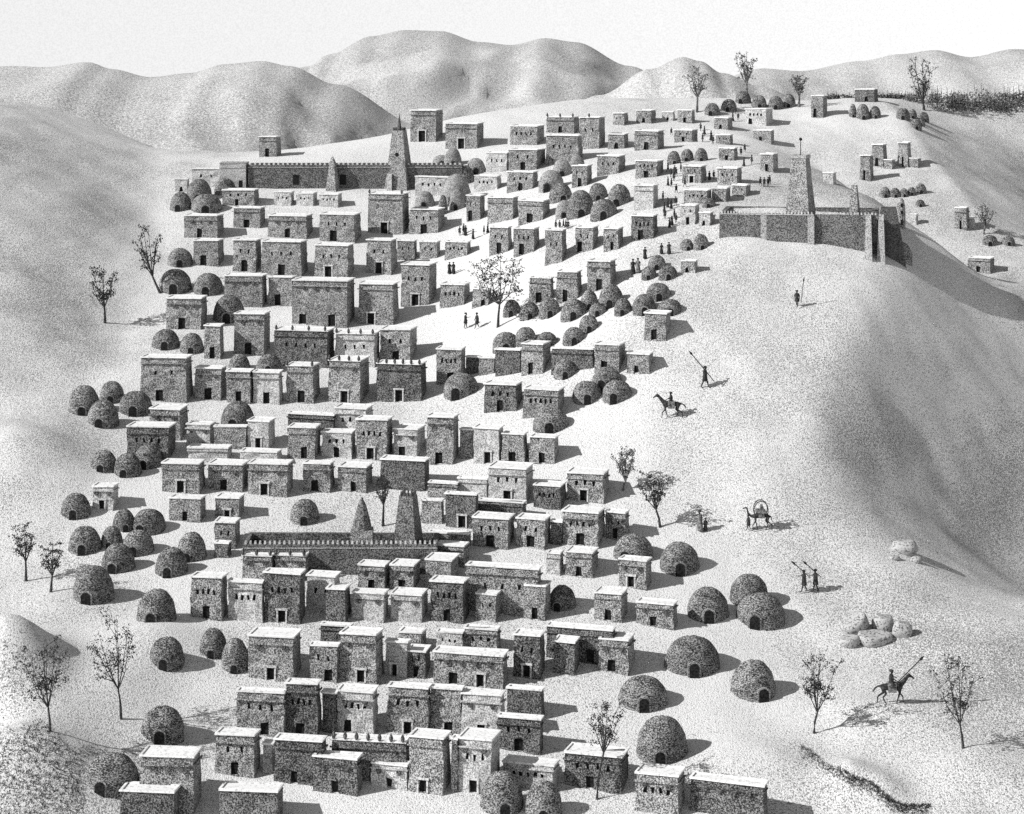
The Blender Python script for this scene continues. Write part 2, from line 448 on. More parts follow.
def single_out(items, noun, phrase, group, cat, feats):
    """labels that single out each member of a row by its look, else by its order"""
    n = len(items); used = {}
    order = sorted(range(n), key=lambda i: items[i][1]['x'])
    def top(key, sign, frac):
        v = sorted(range(n), key=lambda i: -sign*items[i][1][key])
        if n > 1 and abs(items[v[0]][1][key]-items[v[1]][1][key]) > frac*abs(items[v[0]][1][key]): return v[0]
    desc = {}
    if n == 1: desc[0] = ('', 'the only one')
    if n > 2:
        for key, sign, word, fr in (('sy', 1, 'tallest', .1), ('sx', 1, 'widest', .1), ('sy', -1, 'lowest', .12), ('sx', -1, 'narrowest', .12)):
            i = top(key, sign, fr)
            if i is not None and i not in desc: desc[i] = ('', 'the '+word)
    if n == 2: desc[order[0]] = ('', 'the left one'); desc[order[1]] = ('', 'the right one')
    for r_, i in enumerate(order):
        if i in desc: continue
        if r_ == n-1: desc[i] = ('', 'at the right end')
        elif r_ == 0: desc[i] = ('', 'at the left end')
        else: desc[i] = ('', (ORD[r_]+' from left') if r_ < n/2 or n-1-r_ > 12 else (ORD[n-1-r_]+' from right'))
    for i, (root, ft) in enumerate(items):
        fe = feats(ft)
        d = desc[i][1]
        for f_ in fe:
            lab = (f_+' '+d if d == 'the only one' else f_+', '+d)
            if d == 'the only one': lab = f_
            if d.startswith('at the'): lab = f_+' '+d+' of '+phrase
            elif d == 'the only one': lab = f_+' '+(phrase if phrase.split()[0] in ('on', 'beside', 'behind', 'at', 'under', 'below', 'in') else 'in '+phrase)
            else: lab = f_+', '+d+' in '+phrase
            lab = lab.replace(', in ', ' in ')
            if len(lab.split()) <= 16: break
        tag(root, lab, cat, group)
def house_feats(ft):
    tone = {'L': 'pale', 'M': 'grey', 'S': 'dark'}[ft['tone']]
    base = tone+' mud house'
    out = []
    if ft['knob'] >= 2: out.append(base+' with knobbed roof edge')
    if ft['framed'] and ft['doors'] == 1: out.append(base+' with framed door')
    if ft['doors'] == 2: out.append(base+' with two doors')
    if ft['win'] >= 2 and ft['doors']: out.append(base+' with small windows')
    if ft['doors'] == 1: out.append(base+' with one door')
    if not ft['doors']: out.append('doorless '+base)
    out.append(base)
    return out
def row(phrase, data):
    items = []
    for line in data.strip().splitlines():
        a = line.split(',')
        items.append(house(*[float(v) for v in a[:5]], a[5] if len(a) > 5 else ''))
    single_out(items, 'house', phrase, 'flat-roofed mud houses of the town', 'house', house_feats)

# ------------------------------------------------------------------ domed huts
def hut(cx, yb, hw, hh, dx, tone):
    p0 = hit(cx, yb); k = p0.y/F
    r = hw*k
    Yc = p0.y+r*.45
    X = (cx-PX0)*Yc/F
    g = height(X, Yc)
    # the dome's foot shows at yb: keep the ground height of the centre, lift a little less
    root = empty('domed_hut', (X, Yc, g-.0))
    zf = p0.z-g                        # front foot below the centre
    H = (HY-(yb-hh))/F*Yc-g
    FL = .78; mb = MB(); n = 22; prof = []
    seg = 9
    for i in range(seg+1):
        t = i/seg*math.pi/2
        prof.append((r*(math.cos(t)**.88), H*math.sin(t)**.95))
    rows_ = [(r*1.03, -1.3)]+prof[:-1]
    sd = cx*3+yb
    for (rr, z) in rows_:
        for j in range(n):
            a = 2*math.pi*j/n
            q = rr*(1+.03*math.sin(3*a+sd)+.02*math.sin(7*a+z*5+sd))
            mb.v.append((q*math.cos(a), q*FL*math.sin(a), z+.03*math.sin(5*a+sd*2)*(1 if z > 0 else 0)))
    for i in range(len(rows_)-1):
        for j in range(n):
            j2 = (j+1) % n
            mb.f.append((i*n+j, i*n+j2, (i+1)*n+j2, (i+1)*n+j))
    mb.v.append((0, 0, H)); t_ = len(mb.v)-1; b = (len(rows_)-1)*n
    for j in range(n): mb.f.append((b+j, b+(j+1) % n, t_))
    me = mb.mesh('thatch_dome', smooth=True)
    link('thatch_dome', me, M['thatch_pale' if tone == 'L' else 'thatch'], root)
    # doorway: a little arched porch with a dark opening
    dw = max(.16, min(r*.23, 3.8*k*1.3)); dh = min(H*.42, dw*2.1)
    off = max(-.75, min(.75, dx/hw)); a = math.asin(off) + math.atan2(X, Yc)*-1*0
    # dark arch
    def arch(w_, h_, y0, y1):
        m = MB(); pts = [(-w_, -.8), (-w_, h_*.55)]+[(-w_*math.cos(t), h_*.55+h_*.45*math.sin(t)) for t in (math.pi*i/6 for i in range(1, 6))]+[(w_, h_*.55), (w_, -.8)]
        c = len(pts)
        for y in (y0, y1): m.v += [(x, y, z) for x, z in pts]
        m.f.append(tuple(range(c))); m.f.append(tuple(range(c, 2*c))[::-1])
        for i in range(c):
            j = (i+1) % c; m.f.append((i, i+c, j+c, j))
        return m
    zf2 = zf*math.cos(a)
    ry = r*FL; da = arch(dw, dh, -ry*1.09-.03, -ry*.55); rim = arch(dw*1.38, dh*1.16, -ry*1.055, -ry*.5)
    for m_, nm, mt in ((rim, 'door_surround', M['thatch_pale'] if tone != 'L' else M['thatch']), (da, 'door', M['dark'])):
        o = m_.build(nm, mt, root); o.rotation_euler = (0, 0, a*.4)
        o.location = (r*off*.72, ry*(1-math.cos(a))*.8, zf2*.75)
    return root, dict(x=cx-hw, sx=hw, sy=hh, tone=tone, dx=dx)
def hut_feats(ft):
    return [('pale ' if ft['tone'] == 'L' else 'dark ')+'domed hut', 'domed hut']
def huts(phrase, data):
    items = []
    for line in data.strip().splitlines():
        a = [v.strip() for v in line.split(',')]
        items.append(hut(*[float(v) for v in a[:5]], a[5] if len(a) > 5 else 'M'))
    single_out(items, 'hut', phrase, 'domed thatched huts of the town', 'hut', hut_feats)

# ------------------------------------------------------------------ trees
def tree(label, bx, by, x0, x1, yt, yc, lean=0.0, dens=1.0, pale=False, bare=False, seed=0, group='scattered thin trees', lsz=1.0):
    """base pixel, crown box in pixels (x0..x1, yt..yc)"""
    rg = random.Random(seed+int(bx*7+by))
    p = hit(bx, by); k = p.y/F
    root = empty('thin_tree', p)
    cx = ((x0+x1)/2-bx)*k; rw = (x1-x0)/2*k; zt = (by-yt)*k; zc = (by-yc)*k
    rt = max(.05, 1.15*k)
    fork = Vector((cx*.6, 0, zc*.9))
    tr = MB()
    mid = Vector((cx*.15+lean*k, .05, zc*.45))
    tr.tube([(0, 0, -.5), (0, 0, .05), mid, fork], [rt*1.9, rt*1.35, rt, rt*.8], 7)
    tips = []; H = zt-zc
    nl = 7
    for i in range(nl):
        a = 2*math.pi*(i+rg.random()*.6)/nl
        fr = .35+.65*((i*3) % nl)/nl
        tip = Vector((cx+math.cos(a)*rw*(.95-.45*fr*abs(math.sin(fr*2))), math.sin(a)*rw*.8, zc+H*(.25+.75*fr)*.95))
        if i == 0: tip = Vector((cx, 0, zt*.99))
        m1 = fork.lerp(tip, .45)+Vector((rg.uniform(-.1, .1), rg.uniform(-.1, .1), -.06*H))*rw*.6
        tr.tube([fork, m1, tip], [rt*.6, rt*.38, rt*.12], 5)
        tips.append((fork, m1, tip))
        for q in range(4 if not bare else 6):
            t = rg.uniform(.35, .95); b0 = m1.lerp(tip, t) if q % 2 else fork.lerp(m1, .5+t*.5)
            e = b0+Vector((rg.uniform(-.5, .5)*rw, rg.uniform(-.5, .5)*rw, rg.uniform(.02, .32)*H))
            e.x = max(cx-rw, min(cx+rw, e.x)); e.z = min(e.z, zt)
            tr.tube([b0, b0.lerp(e, .5)+Vector((0, 0, .03)), e], [rt*.3, rt*.2, rt*.08], 4)
            tips.append((b0, b0.lerp(e, .5), e))
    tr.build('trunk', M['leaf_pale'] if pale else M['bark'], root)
    cr = MB(); ls = max(.07, 1.35*k)*lsz
    cnt = int((7.5 if not bare else 2)*dens)
    for (a, b, c) in tips:
        for q in range(cnt):
            t = rg.random()**.7; pp = b.lerp(c, t)+Vector((rg.gauss(0, .07), rg.gauss(0, .07), rg.gauss(0, .05)))*rw
            for w_ in range(2):
                pp2 = pp+Vector((rg.gauss(0, 1), rg.gauss(0, 1), rg.gauss(0, .8)))*ls*.8
                d1 = Vector((rg.gauss(0, 1), rg.gauss(0, 1), rg.gauss(0, 1))).normalized()*ls*rg.uniform(.5, 1.1)
                d2 = d1.orthogonal().normalized()*ls*rg.uniform(.35, .7)
                cr.quad(pp2-d1, pp2-d2, pp2+d1, pp2+d2)
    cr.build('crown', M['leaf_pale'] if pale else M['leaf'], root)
    tag(root, label, 'tree', group)
    return root

# ------------------------------------------------------------------ people and animals
def skinned(name, verts, edges, mat, root_i=0, sub=1, smooth=True):
    """verts: (x, y, z, radius)"""
    me = bpy.data.meshes.new(name); me.from_pydata([v[:3] for v in verts], edges, []); me.update()
    o = bpy.data.objects.new(name, me); col.objects.link(o)
    sk = o.modifiers.new('s', 'SKIN'); sk.use_smooth_shade = True
    for i, v in enumerate(verts):
        r = v[3]; me.skin_vertices[0].data[i].radius = (r, r) if not isinstance(r, tuple) else r
        me.skin_vertices[0].data[i].use_root = (i == root_i)
    sb = o.modifiers.new('u', 'SUBSURF'); sb.levels = sub; sb.render_levels = sub
    bpy.context.view_layer.update()
    dg = bpy.context.evaluated_depsgraph_get()
    nm = bpy.data.meshes.new_from_object(o.evaluated_get(dg))
    bpy.data.objects.remove(o); nm.materials.clear(); nm.materials.append(mat); nm.name = name
    return nm
def body_mesh(name, stride=0.0, larm=(0, 0), rarm=(0, 0), lean=0.0, sit=False, mat=None):
    """standing height 1.75; faces -Y... arms given as forward/out reach of the hand"""
    V = []; E = []
    def v(x, y, z, r): V.append((x, y, z, r)); return len(V)-1
    L = lean
    pel = v(0, 0, .95, (.15, .11)); bel = v(0, -.01-L*.3, 1.12, (.13, .10)); che = v(0, -.01-L*.6, 1.32, (.17, .11)); nk = v(0, -L*.8, 1.48, .055)
    jaw = v(0, -.03-L, 1.57, .075); hd = v(0, -.015-L, 1.66, .095); tp = v(0, -.01-L, 1.73, .06)
    nose = v(0, -.115-L, 1.63, .02)
    E.extend([(pel, bel), (bel, che), (che, nk), (nk, jaw), (jaw, hd), (hd, tp), (hd, nose)])
    for s_ in (-1, 1):
        st = stride*s_
        hip = v(.09*s_, 0, .88, .095)
        if sit:
            kn = v(.17*s_, -.42, .82, .07); an = v(.22*s_, -.36, .42, .042); ft = v(.22*s_, -.50, .37, .035)
        else:
            kn = v(.10*s_, -st*.5-.02, .50, .062); an = v(.10*s_, -st+(.03 if st < 0 else 0), .09, .040); ft = v(.11*s_, -st-.14, .04, .035)
        E.extend([(pel, hip), (hip, kn), (kn, an), (an, ft)])
        fw, up = larm if s_ < 0 else rarm
        sh = v(.19*s_, -L*.6, 1.41, .058); el = v(.25*s_, -fw*.35-L*.5, 1.15+up*.25, .042)
        wr = v(.25*s_, -fw*.9-.03-L*.5, .93+up*.75, .028); pa = v(.25*s_, -fw-.05-L*.5, .86+up*.9, (.036, .022))
        E.extend([(che, sh), (sh, el), (el, wr), (wr, pa)])
        for q in range(3):
            f_ = v(.235*s_+.016*q, -fw-.07-L*.5, .79+up*.95-.004*q, .010); E.append((pa, f_))
        th_ = v(.225*s_, -fw-.10-L*.5, .85+up*.92, .011); E.append((pa, th_))
    return skinned(name, V, E, mat or M['skin'])
def robe_mesh(long=False, sit=False):
    mb = MB(); n = 12
    prof = [(.30 if long else .22, .10 if long else .58, .26 if long else .20), (.24, .55 if long else .72, .19), (.17, 1.0, .14), (.20, 1.25, .145), (.21, 1.40, .13), (.09, 1.50, .08)]
    if sit: prof = [(.34, .62, .34), (.26, .86, .24), (.17, 1.0, .15), (.20, 1.25, .145), (.21, 1.40, .13), (.09, 1.50, .08)]
    for (rx, z, ry) in prof:
        for j in range(n):
            a = 2*math.pi*j/n; w_ = 1+.06*math.sin(a*5+z*3)*(1 if z < 1 else 0)
            mb.v.append((rx*w_*math.cos(a), ry*w_*math.sin(a)-(.08 if sit and z < .9 else 0), z))
    for i in range(len(prof)-1):
        for j in range(n):
            j2 = (j+1) % n; mb.f.append((i*n+j, i*n+j2, (i+1)*n+j2, (i+1)*n+j))
    return mb.mesh('robe', smooth=True)
def turban_mesh():
    mb = MB(); n = 10
    for (r, z) in ((.10, 1.64), (.135, 1.68), (.14, 1.74), (.10, 1.79), (.02, 1.81)):
        for j in range(n):
            a = 2*math.pi*j/n; mb.v.append((r*math.cos(a), r*math.sin(a)-.01, z+.01*math.sin(3*a)))
    for i in range(4):
        for j in range(n):
            j2 = (j+1) % n; mb.f.append((i*n+j, i*n+j2, (i+1)*n+j2, (i+1)*n+j))
    mb.f.append(tuple(range(4*n, 5*n)))
    return mb.mesh('turban', smooth=True)
BODY = {'walk': body_mesh('body', .27, (.12, .05), (-.10, .02)), 'stand': body_mesh('body', .05, (.06, .0), (.10, .1)),
        'carry': body_mesh('body', .25, (.30, .45), (-.08, .02)), 'reach': body_mesh('body', .10, (.5, .55), (.05, 0), .05),
        'ride': body_mesh('body', 0, (.33, .18), (.30, .35), 0, True)}
ROBE = {'short': robe_mesh(), 'long': robe_mesh(True), 'sit': robe_mesh(sit=True)}
TURB = turban_mesh()
def mcopy(me, mat):
    m = me.copy(); m.materials.clear(); m.materials.append(mat); return m
CL = {(k, c): mcopy(ROBE[k], M[c]) for k in ROBE for c in ('cloth', 'cloth_mid', 'cloth_white')}
TB = {c: mcopy(TURB, M[c]) for c in ('cloth', 'cloth_mid', 'cloth_white')}
def person(label, px, py, hpx, pose='stand', robe='short', cl='cloth', face=0.0, tb='cloth', group=None, at=None, sc=None):
    p = hit(px, py) if at is None else Vector(at); k = p.y/F
    s_ = sc or max(1.1, hpx*k)/1.8
    b = bpy.data.objects.new('person', BODY[pose]); col.objects.link(b)
    b.location = p; b.rotation_euler = (0, 0, R(face)); b.scale = (s_*1.12, s_*1.12, s_)
    link('robe', CL[(robe, cl)], None, b)
    link('turban', TB[tb], None, b)
    tag(b, label, 'person', group); return b

# ------------------------------------------------------------------ walled mosques and the hill fort
def frame_at(px, py, rot):
    p = hit(px, py); return p, p.y/F, rot
def merlons(mb, x0, x1, y0, y1, z, n, hh=.22, gap=.45):
    s_ = (x1-x0)/n
    for i in range(n):
        a = x0+s_*i; mb.box(a+s_*gap*.5, a+s_*(1-gap*.5), y0, y1, z, z+hh, tx=s_*.08, ty=.02)
def hall(name, label, x0, x1, yt, yb, depth, n, sec=(), group=None, doors=()):
    """long walled court: four walls, a sunken deck, a merlon row in front"""
    xm = x0; p = hit(xm, yb); k = p.y/F
    rot = R(2.5)-math.atan2(PX0-(x0+x1)/2, F)*.6
    root = empty(name, p, -rot)
    w = (x1-x0)*k; h = (yb-yt)*k; t = .35
    ops = [(a*w, a*w+.8, .5, 1.7) for a in doors]
    mb = MB(); xs = sorted({0, w} | {v for o in ops for v in o[:2]} | {w*i/14 for i in range(1, 14)})
    mb.box(0, w, 0, t, -3, h-.25); mb.box(0, w, depth-t, depth, -3, h-.25)
    mb.box(0, t, t, depth-t, -3, h-.25); mb.box(w-t, w, t, depth-t, -3, h-.25)
    mb.build('wall', M['fort'], root, wob=.03)
    r_ = MB(); r_.box(t, w-t, t, depth-t, h-1.15, h-1.0); r_.build('roof', M['shade_mud'], root)
    c = MB(); merlons(c, 0, w, .03, t-.03, h-.25, n, .26, .5); c.build('battlement', M['frame'], root)
    c = MB(); c.box(-.02, w+.02, -.06, 0.0, h-.62, h-.52); c.build('ledge', M['trim'], root)
    for o in ops:
        d = MB(); d.box(o[0], o[1], -.05, .02, o[2], o[3]); d.box(o[0]+.0, o[1], -.12, -.05, o[3], o[3]+.1); d.build('gate', M['dark'], root)
    tag(root, label, 'mosque', group)
    return root, w, h, k
def frustum(mb, cx, y0, wb, db, z0, wt, dt, z1, shift=0.0):
    i = len(mb.v); yc = y0+db/2
    for (w_, d_, z, s_) in ((wb, db, z0, 0), (wt, dt, z1, shift)):
        mb.v += [(cx-w_/2+s_, yc-d_/2, z), (cx+w_/2+s_, yc-d_/2, z), (cx+w_/2+s_, yc+d_/2, z), (cx-w_/2+s_, yc+d_/2, z)]
    for q in ((3, 2, 1, 0), (4, 5, 6, 7), (0, 1, 5, 4), (1, 2, 6, 5), (2, 3, 7, 6), (3, 0, 4, 7)):
        mb.f.append(tuple(i+c for c in q))
def minaret(parent, cx, y0, wb, z0, wt, z1, spikes=True, rotd=16, mat='fort', spire=0.0, window=False):
    mb = MB(); frustum(mb, 0, -wb/2, wb, wb, z0, wt, wt, z1)
    o = mb.build('minaret', M[mat], parent, wob=.02); o.location = (cx, y0+wb/2, 0); o.rotation_euler = (0, 0, R(-rotd))
    if spikes:
        c = MB()
        for a in (-1, -.33, .33, 1):
            for b in (-1, 1):
                x = a*(wt/2-.12); y = b*(wt/2-.12)
                c.tube([(x, y, z1-.05), (x, y, z1+.25), (x, y, z1+.42)], [.10, .08, .02], 5)
                if abs(a) < 1: c.tube([(y, x, z1-.05), (y, x, z1+.25), (y, x, z1+.42)], [.10, .08, .02], 5)
        c.build('pinnacles', M['shade_mud'], o)
    if spire:
        c = MB(); c.tube([(0, 0, z1-.2), (0, 0, z1+spire*.5), (0, 0, z1+spire)], [wt*.28, wt*.12, .02], 7); c.build('spire', M['shade_mud'], o)
    if window:
        c = MB(); zz = (z0*.35+z1*.65); yy = -(wb/2+(wt-wb)/2*.65)-.03
        c.box(-.18, .18, yy-.03, yy+.2, zz, zz+.45); c.build('window', M['dark'], o)
    return o

# --- upper mosque
root, w, h, k = hall('mosque', 'long crenellated mud mosque with steep minaret at the top of the town', 248, 462, 163, 188.5, 5.0, 46, doors=(.21, .43))
t_ = MB(); t_.box(-28*k, -2*k, -.3, 3.0, -3, h-.1); t_.build('side_hall', M['wall_light'], root, wob=.03)
t_ = MB(); t_.box(-28*k-.06, -2*k+.06, -.36, -.28, h-.7, h-.6); t_.box(-28*k-.05, -2*k+.05, -.35, 3.05, h-.095, h+.04); merlons(t_, -28*k, -2*k, -.3, -.1, h+.042, 5, .2, .7); t_.build('cornice', M['trim'], root)
d_ = MB(); d_.box(-9*k, -5.2*k, -.34, -.2, .2, 1.1); d_.build('gate', M['dark'], root)
minaret(root, 151*k, -.8, 27*k, -2, 11*k, 58*k, True, 16, 'wall_mid', 17*k, True)
m2 = MB(); frustum(m2, 0, -7*k, 14*k, 14*k, -2, 5.5*k, 5.5*k, 24*k); frustum(m2, 0, -3.4*k, 6.8*k, 6.8*k, 24*k, .3*k, .3*k, 33*k)
o = m2.build('turret', M['wall_mid'], root, wob=.02); o.location = (85*k, -.55, 0); o.rotation_euler = (0, 0, R(-18))
b_ = MB(); b_.box(139*k, 144*k, -.9, 0.0, -1, 15*k, ty=.2); b_.build('buttress', M['frame'], root)

# --- lower mosque
root, w, h, k = hall('mosque', 'crenellated mud mosque with blunt minaret and small cone among the lower houses', 243, 437, 541.5, 574, 4.6, 40)
minaret(root, 164*k, .9, 32*k, -1, 14*k, h+41*k, True, 17, 'fort')
m2 = MB(); m2.box(107*k, 129*k, .5, 2.3, -1, h+9*k); m2.build('turret_base', M['wall_mid'], root, wob=.02)
m2 = MB(); n_ = 10
for i, (r_, z_) in enumerate(((10*k, h+9*k), (7.6*k, h+20*k), (4.2*k, h+33*k), (.5*k, h+41*k))):
    for j in range(n_):
        a_ = 2*math.pi*j/n_; m2.v.append((118*k+r_*math.cos(a_), 1.4+r_*math.sin(a_), z_))
for i in range(3):
    for j in range(n_): m2.f.append((i*n_+j, i*n_+(j+1) % n_, (i+1)*n_+(j+1) % n_, (i+1)*n_+j))
m2.build('cone_turret', M['fort'], root, wob=.02)

# --- hill fort
pA = hit(719, 240); k = pA.y/F
fort = empty('hill_fort', pA, R(-10)); W_ = 157*k; H_ = 28.5*k; D_ = 11.0; t = .5
mb = MB()
def bw_(mb, x0, x1, y0, y1, z1, b=.25):
    i = len(mb.v)
    mb.v += [(x0, y0-b, -4), (x1, y0-b, -4), (x1, y1, -4), (x0, y1, -4), (x0, y0, z1), (x1, y0, z1), (x1, y1, z1), (x0, y1, z1)]
    for q in ((3, 2, 1, 0), (4, 5, 6, 7), (0, 1, 5, 4), (1, 2, 6, 5), (2, 3, 7, 6), (3, 0, 4, 7)): mb.f.append(tuple(i+c for c in q))
bw_(mb, 0, 47*k, .45, .45+t, H_-.22); bw_(mb, 47*k, 94*k, 0, t, H_-.18); bw_(mb, 94*k, W_, .35, .35+t, H_-.2)
mb.box(0, t, .45+t, D_, -4, H_-.2); mb.box(W_-t, W_, .35+t, D_, -4, H_-.2, tx=0); mb.box(t, W_-t, D_-t, D_, -4, H_-.2)
mb.build('wall', M['fort'], fort, wob=.03)
for a_ in ((.1, 46.5*k, .5, .5+t-.1, H_-.22, 15, .24, .5), (47.5*k, 93.5*k, .05, t-.05, H_-.18, 14, .24, .5), (94.5*k, W_-.1, .4, .3+t, H_-.2, 18, .24, .5)):
    c_ = MB(); merlons(c_, *a_); c_.build('battlement', M['frame'], fort)
c_ = MB(); c_.box(.1, 47*k-.01, .40, .95, H_-.32, H_-.24); c_.box(47*k, 94*k, -.06, .5, H_-.28, H_-.2); c_.build('ledge', M['frame'], fort)
f_ = MB(); f_.box(t, W_-t, t+.5, D_-t, H_-1.3, H_-1.15); f_.build('roof', M['shade_mud'], fort)
for a in (41, 88):
    f_ = MB(); bw_(f_, a*k, (a+6.5)*k, -.12 if a > 50 else .33, .3, H_-.35, .3); f_.build('pilaster', M['trim'], fort)
for a, b, c2 in ((145, -.9, 1.5), (157.5, -.4, 1.2)):
    f_ = MB(); i = 0
    f_.v += [((a-2)*k, b-c2, -4), ((a+7)*k, b-c2, -4), ((a+7)*k, .6, -4), ((a-2)*k, .6, -4), ((a)*k, b+.7, H_-.1), ((a+5)*k, b+.7, H_-.1), ((a+5)*k, .6, H_-.1), ((a)*k, .6, H_-.1)]
    for q in ((3, 2, 1, 0), (4, 5, 6, 7), (0, 1, 5, 4), (1, 2, 6, 5), (2, 3, 7, 6), (3, 0, 4, 7)): f_.f.append(q)
    f_.build('buttress', M['trim'], fort, wob=.02)
f_ = MB(); frustum(f_, W_+1.1, .8, 4.6, 6.0, -5, 1.6, 4.5, H_+.35); f_.build('bastion', M['shade_mud'], fort, wob=.03)  # shaded end of the fort, its shade put into the mud colour
mn = MB(); wb = 29*k; frustum(mn, 0, -wb/2, wb, wb, 0, 14*k, 14*k, H_+54*k)
mo = mn.build('minaret', M['wall_mid'], fort, wob=.02); mo.location = (80*k, 2.6, 0); mo.rotation_euler = (0, 0, R(-14))
c_ = MB(); z_ = H_+54*k; r_ = 7.2*k
for (a, b, c2, d2) in ((-r_-.08, r_+.08, -r_-.08, -r_+.14), (-r_-.08, r_+.08, r_-.14, r_+.08), (-r_-.08, -r_+.14, -r_+.14, r_-.14), (r_-.14, r_+.08, -r_+.14, r_-.14)): c_.box(a, b, c2, d2, z_-.12, z_+.25)
c_.build('parapet', M['trim'], mo)
c_ = MB(); c_.box(-r_+.14, r_-.14, -r_+.14, r_-.14, z_-.1, z_-.02); c_.build('roof', M['dark'], mo)
c_ = MB(); c_.tube([(0, 0, z_-.1), (0, 0, z_+16*k)], [.06, .045], 6); c_.build('pole', M['dark'], mo)
c_ = MB()
for i, (r1, zz) in enumerate(((.04, 0), (.15, .08), (.19, .2), (.15, .32), (.04, .4))):
    for j in range(8): c_.v.append((r1*math.cos(j*math.pi/4), r1*math.sin(j*math.pi/4), z_+16*k+zz))
for i in range(4):
    for j in range(8): c_.f.append((i*8+j, i*8+(j+1) % 8, (i+1)*8+(j+1) % 8, (i+1)*8+j))
c_.build('finial', M['dark'], mo, smooth=True)
s2 = MB(); frustum(s2, 0, -.6, 14*k, 14*k, 0, 4.5*k, 4.5*k, H_+26*k); so_ = s2.build('turret', M['wall_mid'], fort, wob=.02); so_.location = (133*k, 3.0, 0); so_.rotation_euler = (0, 0, R(-14))
tag(fort, 'large hilltop fort of dark mud walls with tall tapering minaret and ball finial', 'fort')

# ------------------------------------------------------------------ the houses, row by row (front left, front right, top, foot, side width in pixels)
row('at the skyline above the upper mosque', """
259,276,138,157,5,d.45 b
410,436,112,142,7,D.45 b
445,477,125,149,7,D.5 b
510,537,127,145,7,w4
546,574,118,133,5,d.5 b k3
579,599,119,149,8,w2 k1""")
row('the cluster right of the upper mosque', """
546,578,137,163,5,w4
486,507,154,172,4,w3 L
508,537,151,171,8,w2 d.5
474,497,177,191,4,w4 L
507,533,173,191,5,d.5 w3
415,448,178,196,2,w4 L
572,587,167,187,6,d.5 w2""")
row('the long row under the minaret domes', """
466,480,197,221,5,d.25 w2
487,513,199,222,5,b
518,543,202,223,6,d.45 b""")
row('the far top row of small houses', """
613,624,114,125,4,w2
636,651,111,123,5,w2 d.5
662,673,113,120.5,2,d.5 L
677,692,111,123,3,d.5""")
row('the second row from the top, right side', """
608,624,135,149,6,d.5
634,658,132,150,6,d.5 b
674,692,131,142,5,w2 d.5
714,728,118.5,129,4,d.45
745,766,110,125,6,w4 d.2 L
753,771,131,141.5,3,d.4
716,730,136,144,3,w3""")
row('the scattered row beneath the skyline domes', """
597,619,157,175,6,w3
635,657,162,178,6,w4 d.5
719,734,149,160.5,4,d.5
760,773,155,171.5,5,d.5
682,701,167,183,5,D.5 w2
717,737,169,185,5,w3""")
row('the row left of the fort', """
634,653,187,210,5,b L
684,707,191,204,4,w4
712,726,189,201,4,M
732,746,186,196.5,5,w2
680,695,206.6,225,5,w2 d.5 L
699,710,213.5,226,3,d.4 L""")
row('the left end below the upper mosque', """
192,220,170,187,3,w2 L
175,187,180,192,2,d.5 L
222,254,191,206,5,d.45 w3""")
row('the three tiny ruins under the mosque', """
274,291,193,206,3,w3 L
296,313,194,206,4,w3 L
319,338,195,207,4,w4 L""")
row('the row below the upper mosque', """
184,217,217,238,6,d.45 c
233,260,209,228,5,d.5 b
268,306,217,238,7,d.5 c
319,354,216,242,7,d.4 w3
368,403,196,234,7,D.45 b k2
409,438,211,234,7,w3 d.5""")
row('the second row below the upper mosque', """
193,218,242,266,6,d.4
233,256,242,272,6,d.5 w2
261,301,243.5,276,6,d.5 w3
314,348,247,278,6,D.4 w3
366,391,242,274,6,D.5 w2
397,414,242,260,3,w2
419,437,243,259,3,w2
445,467,243,258,4,w4
489,508,229,254,4,d.5 w2
513,534,230,255,5,d.4 w3
545,562,232,264,6,w2
575,593,229,252,9,w2 d.2
603,618,230,251,8,w2 d.6
631,653,217,240,5,w4 d.4 S""")
row('the row behind the big leafy tree', """
401,429,267,306,8,D.5 w3
440,464,286,307,6,w4
472,488,290,307,3,d.7
529,551,279.5,303,3,d.4 b
556,577,273.6,302,5,d.4 b
587,610,263,291,7,c d.5
681,695,261.6,273,3,d.4""")
row('the third row below the upper mosque', """
224,262,277.5,307,5,c
268,292,279,306,4,d.4 M
292,347,283,326,8,d.15 d.75 c
358,393,286,325,6,D.35 b""")
row('beside the slope under two leaning domes', """
166,201,300,329.5,7,d.45 c
204,220,327.6,359,4,d.5
234,264,316,355,6,d.45 c""")
row('the knobbed-roof quarter at mid-town', """
274,327,332.5,367,7,w4 k4 S b
335,374,335.5,366,6,w3 k4 L b
380,410,331.5,363,8,w2 d.5
286,313,368,403,7,d.55 b k2
328,360,363,403,9,D.5 k4 c
376.5,421,366,402,6,D.5 k6 b S
253,279,374,404,4,d.5 L b
226,250,373,403,4,d.5 b
194.5,221,370,400,5,d.5 c
140.5,186,360,402,6,d.4 w2 b""")
row('the straight row by the mid-town domes', """
436,461,351,384,5,w4 d.6
466,478,358,374,2,S
479,494,359,375,2,M
495,520,351,375,2,S
521,543,346,375,7,d.4 b
551,592,350,371.5,2,b S
594,619,346,373,6,d.4 b
627,649,355,374,5,d.4
644,666,315,341,6,d.45
484,516,386,412,6,w3 d.5 S
523,558,391,418,6,b w5""")
row('the broken row above the lone hut', """
149,180,411,440,8,c
127,168,429,460,8,w4 S b
186,210,426,446,5,c L
214,246,428,449,2,M
188,227,449,463,5,b L
247,269,423,450,6,D.5 L
287,334,415.5,434,3,b S
288,315,429,459,6,d.6 b
334,366,410,436,7,w3 L b
322,351,434,458,5,d.5 w3 L
356,387,422,460,6,D.45 w4
393,417,431,459,9,d.35 c L
240,277,453,465,5,L""")
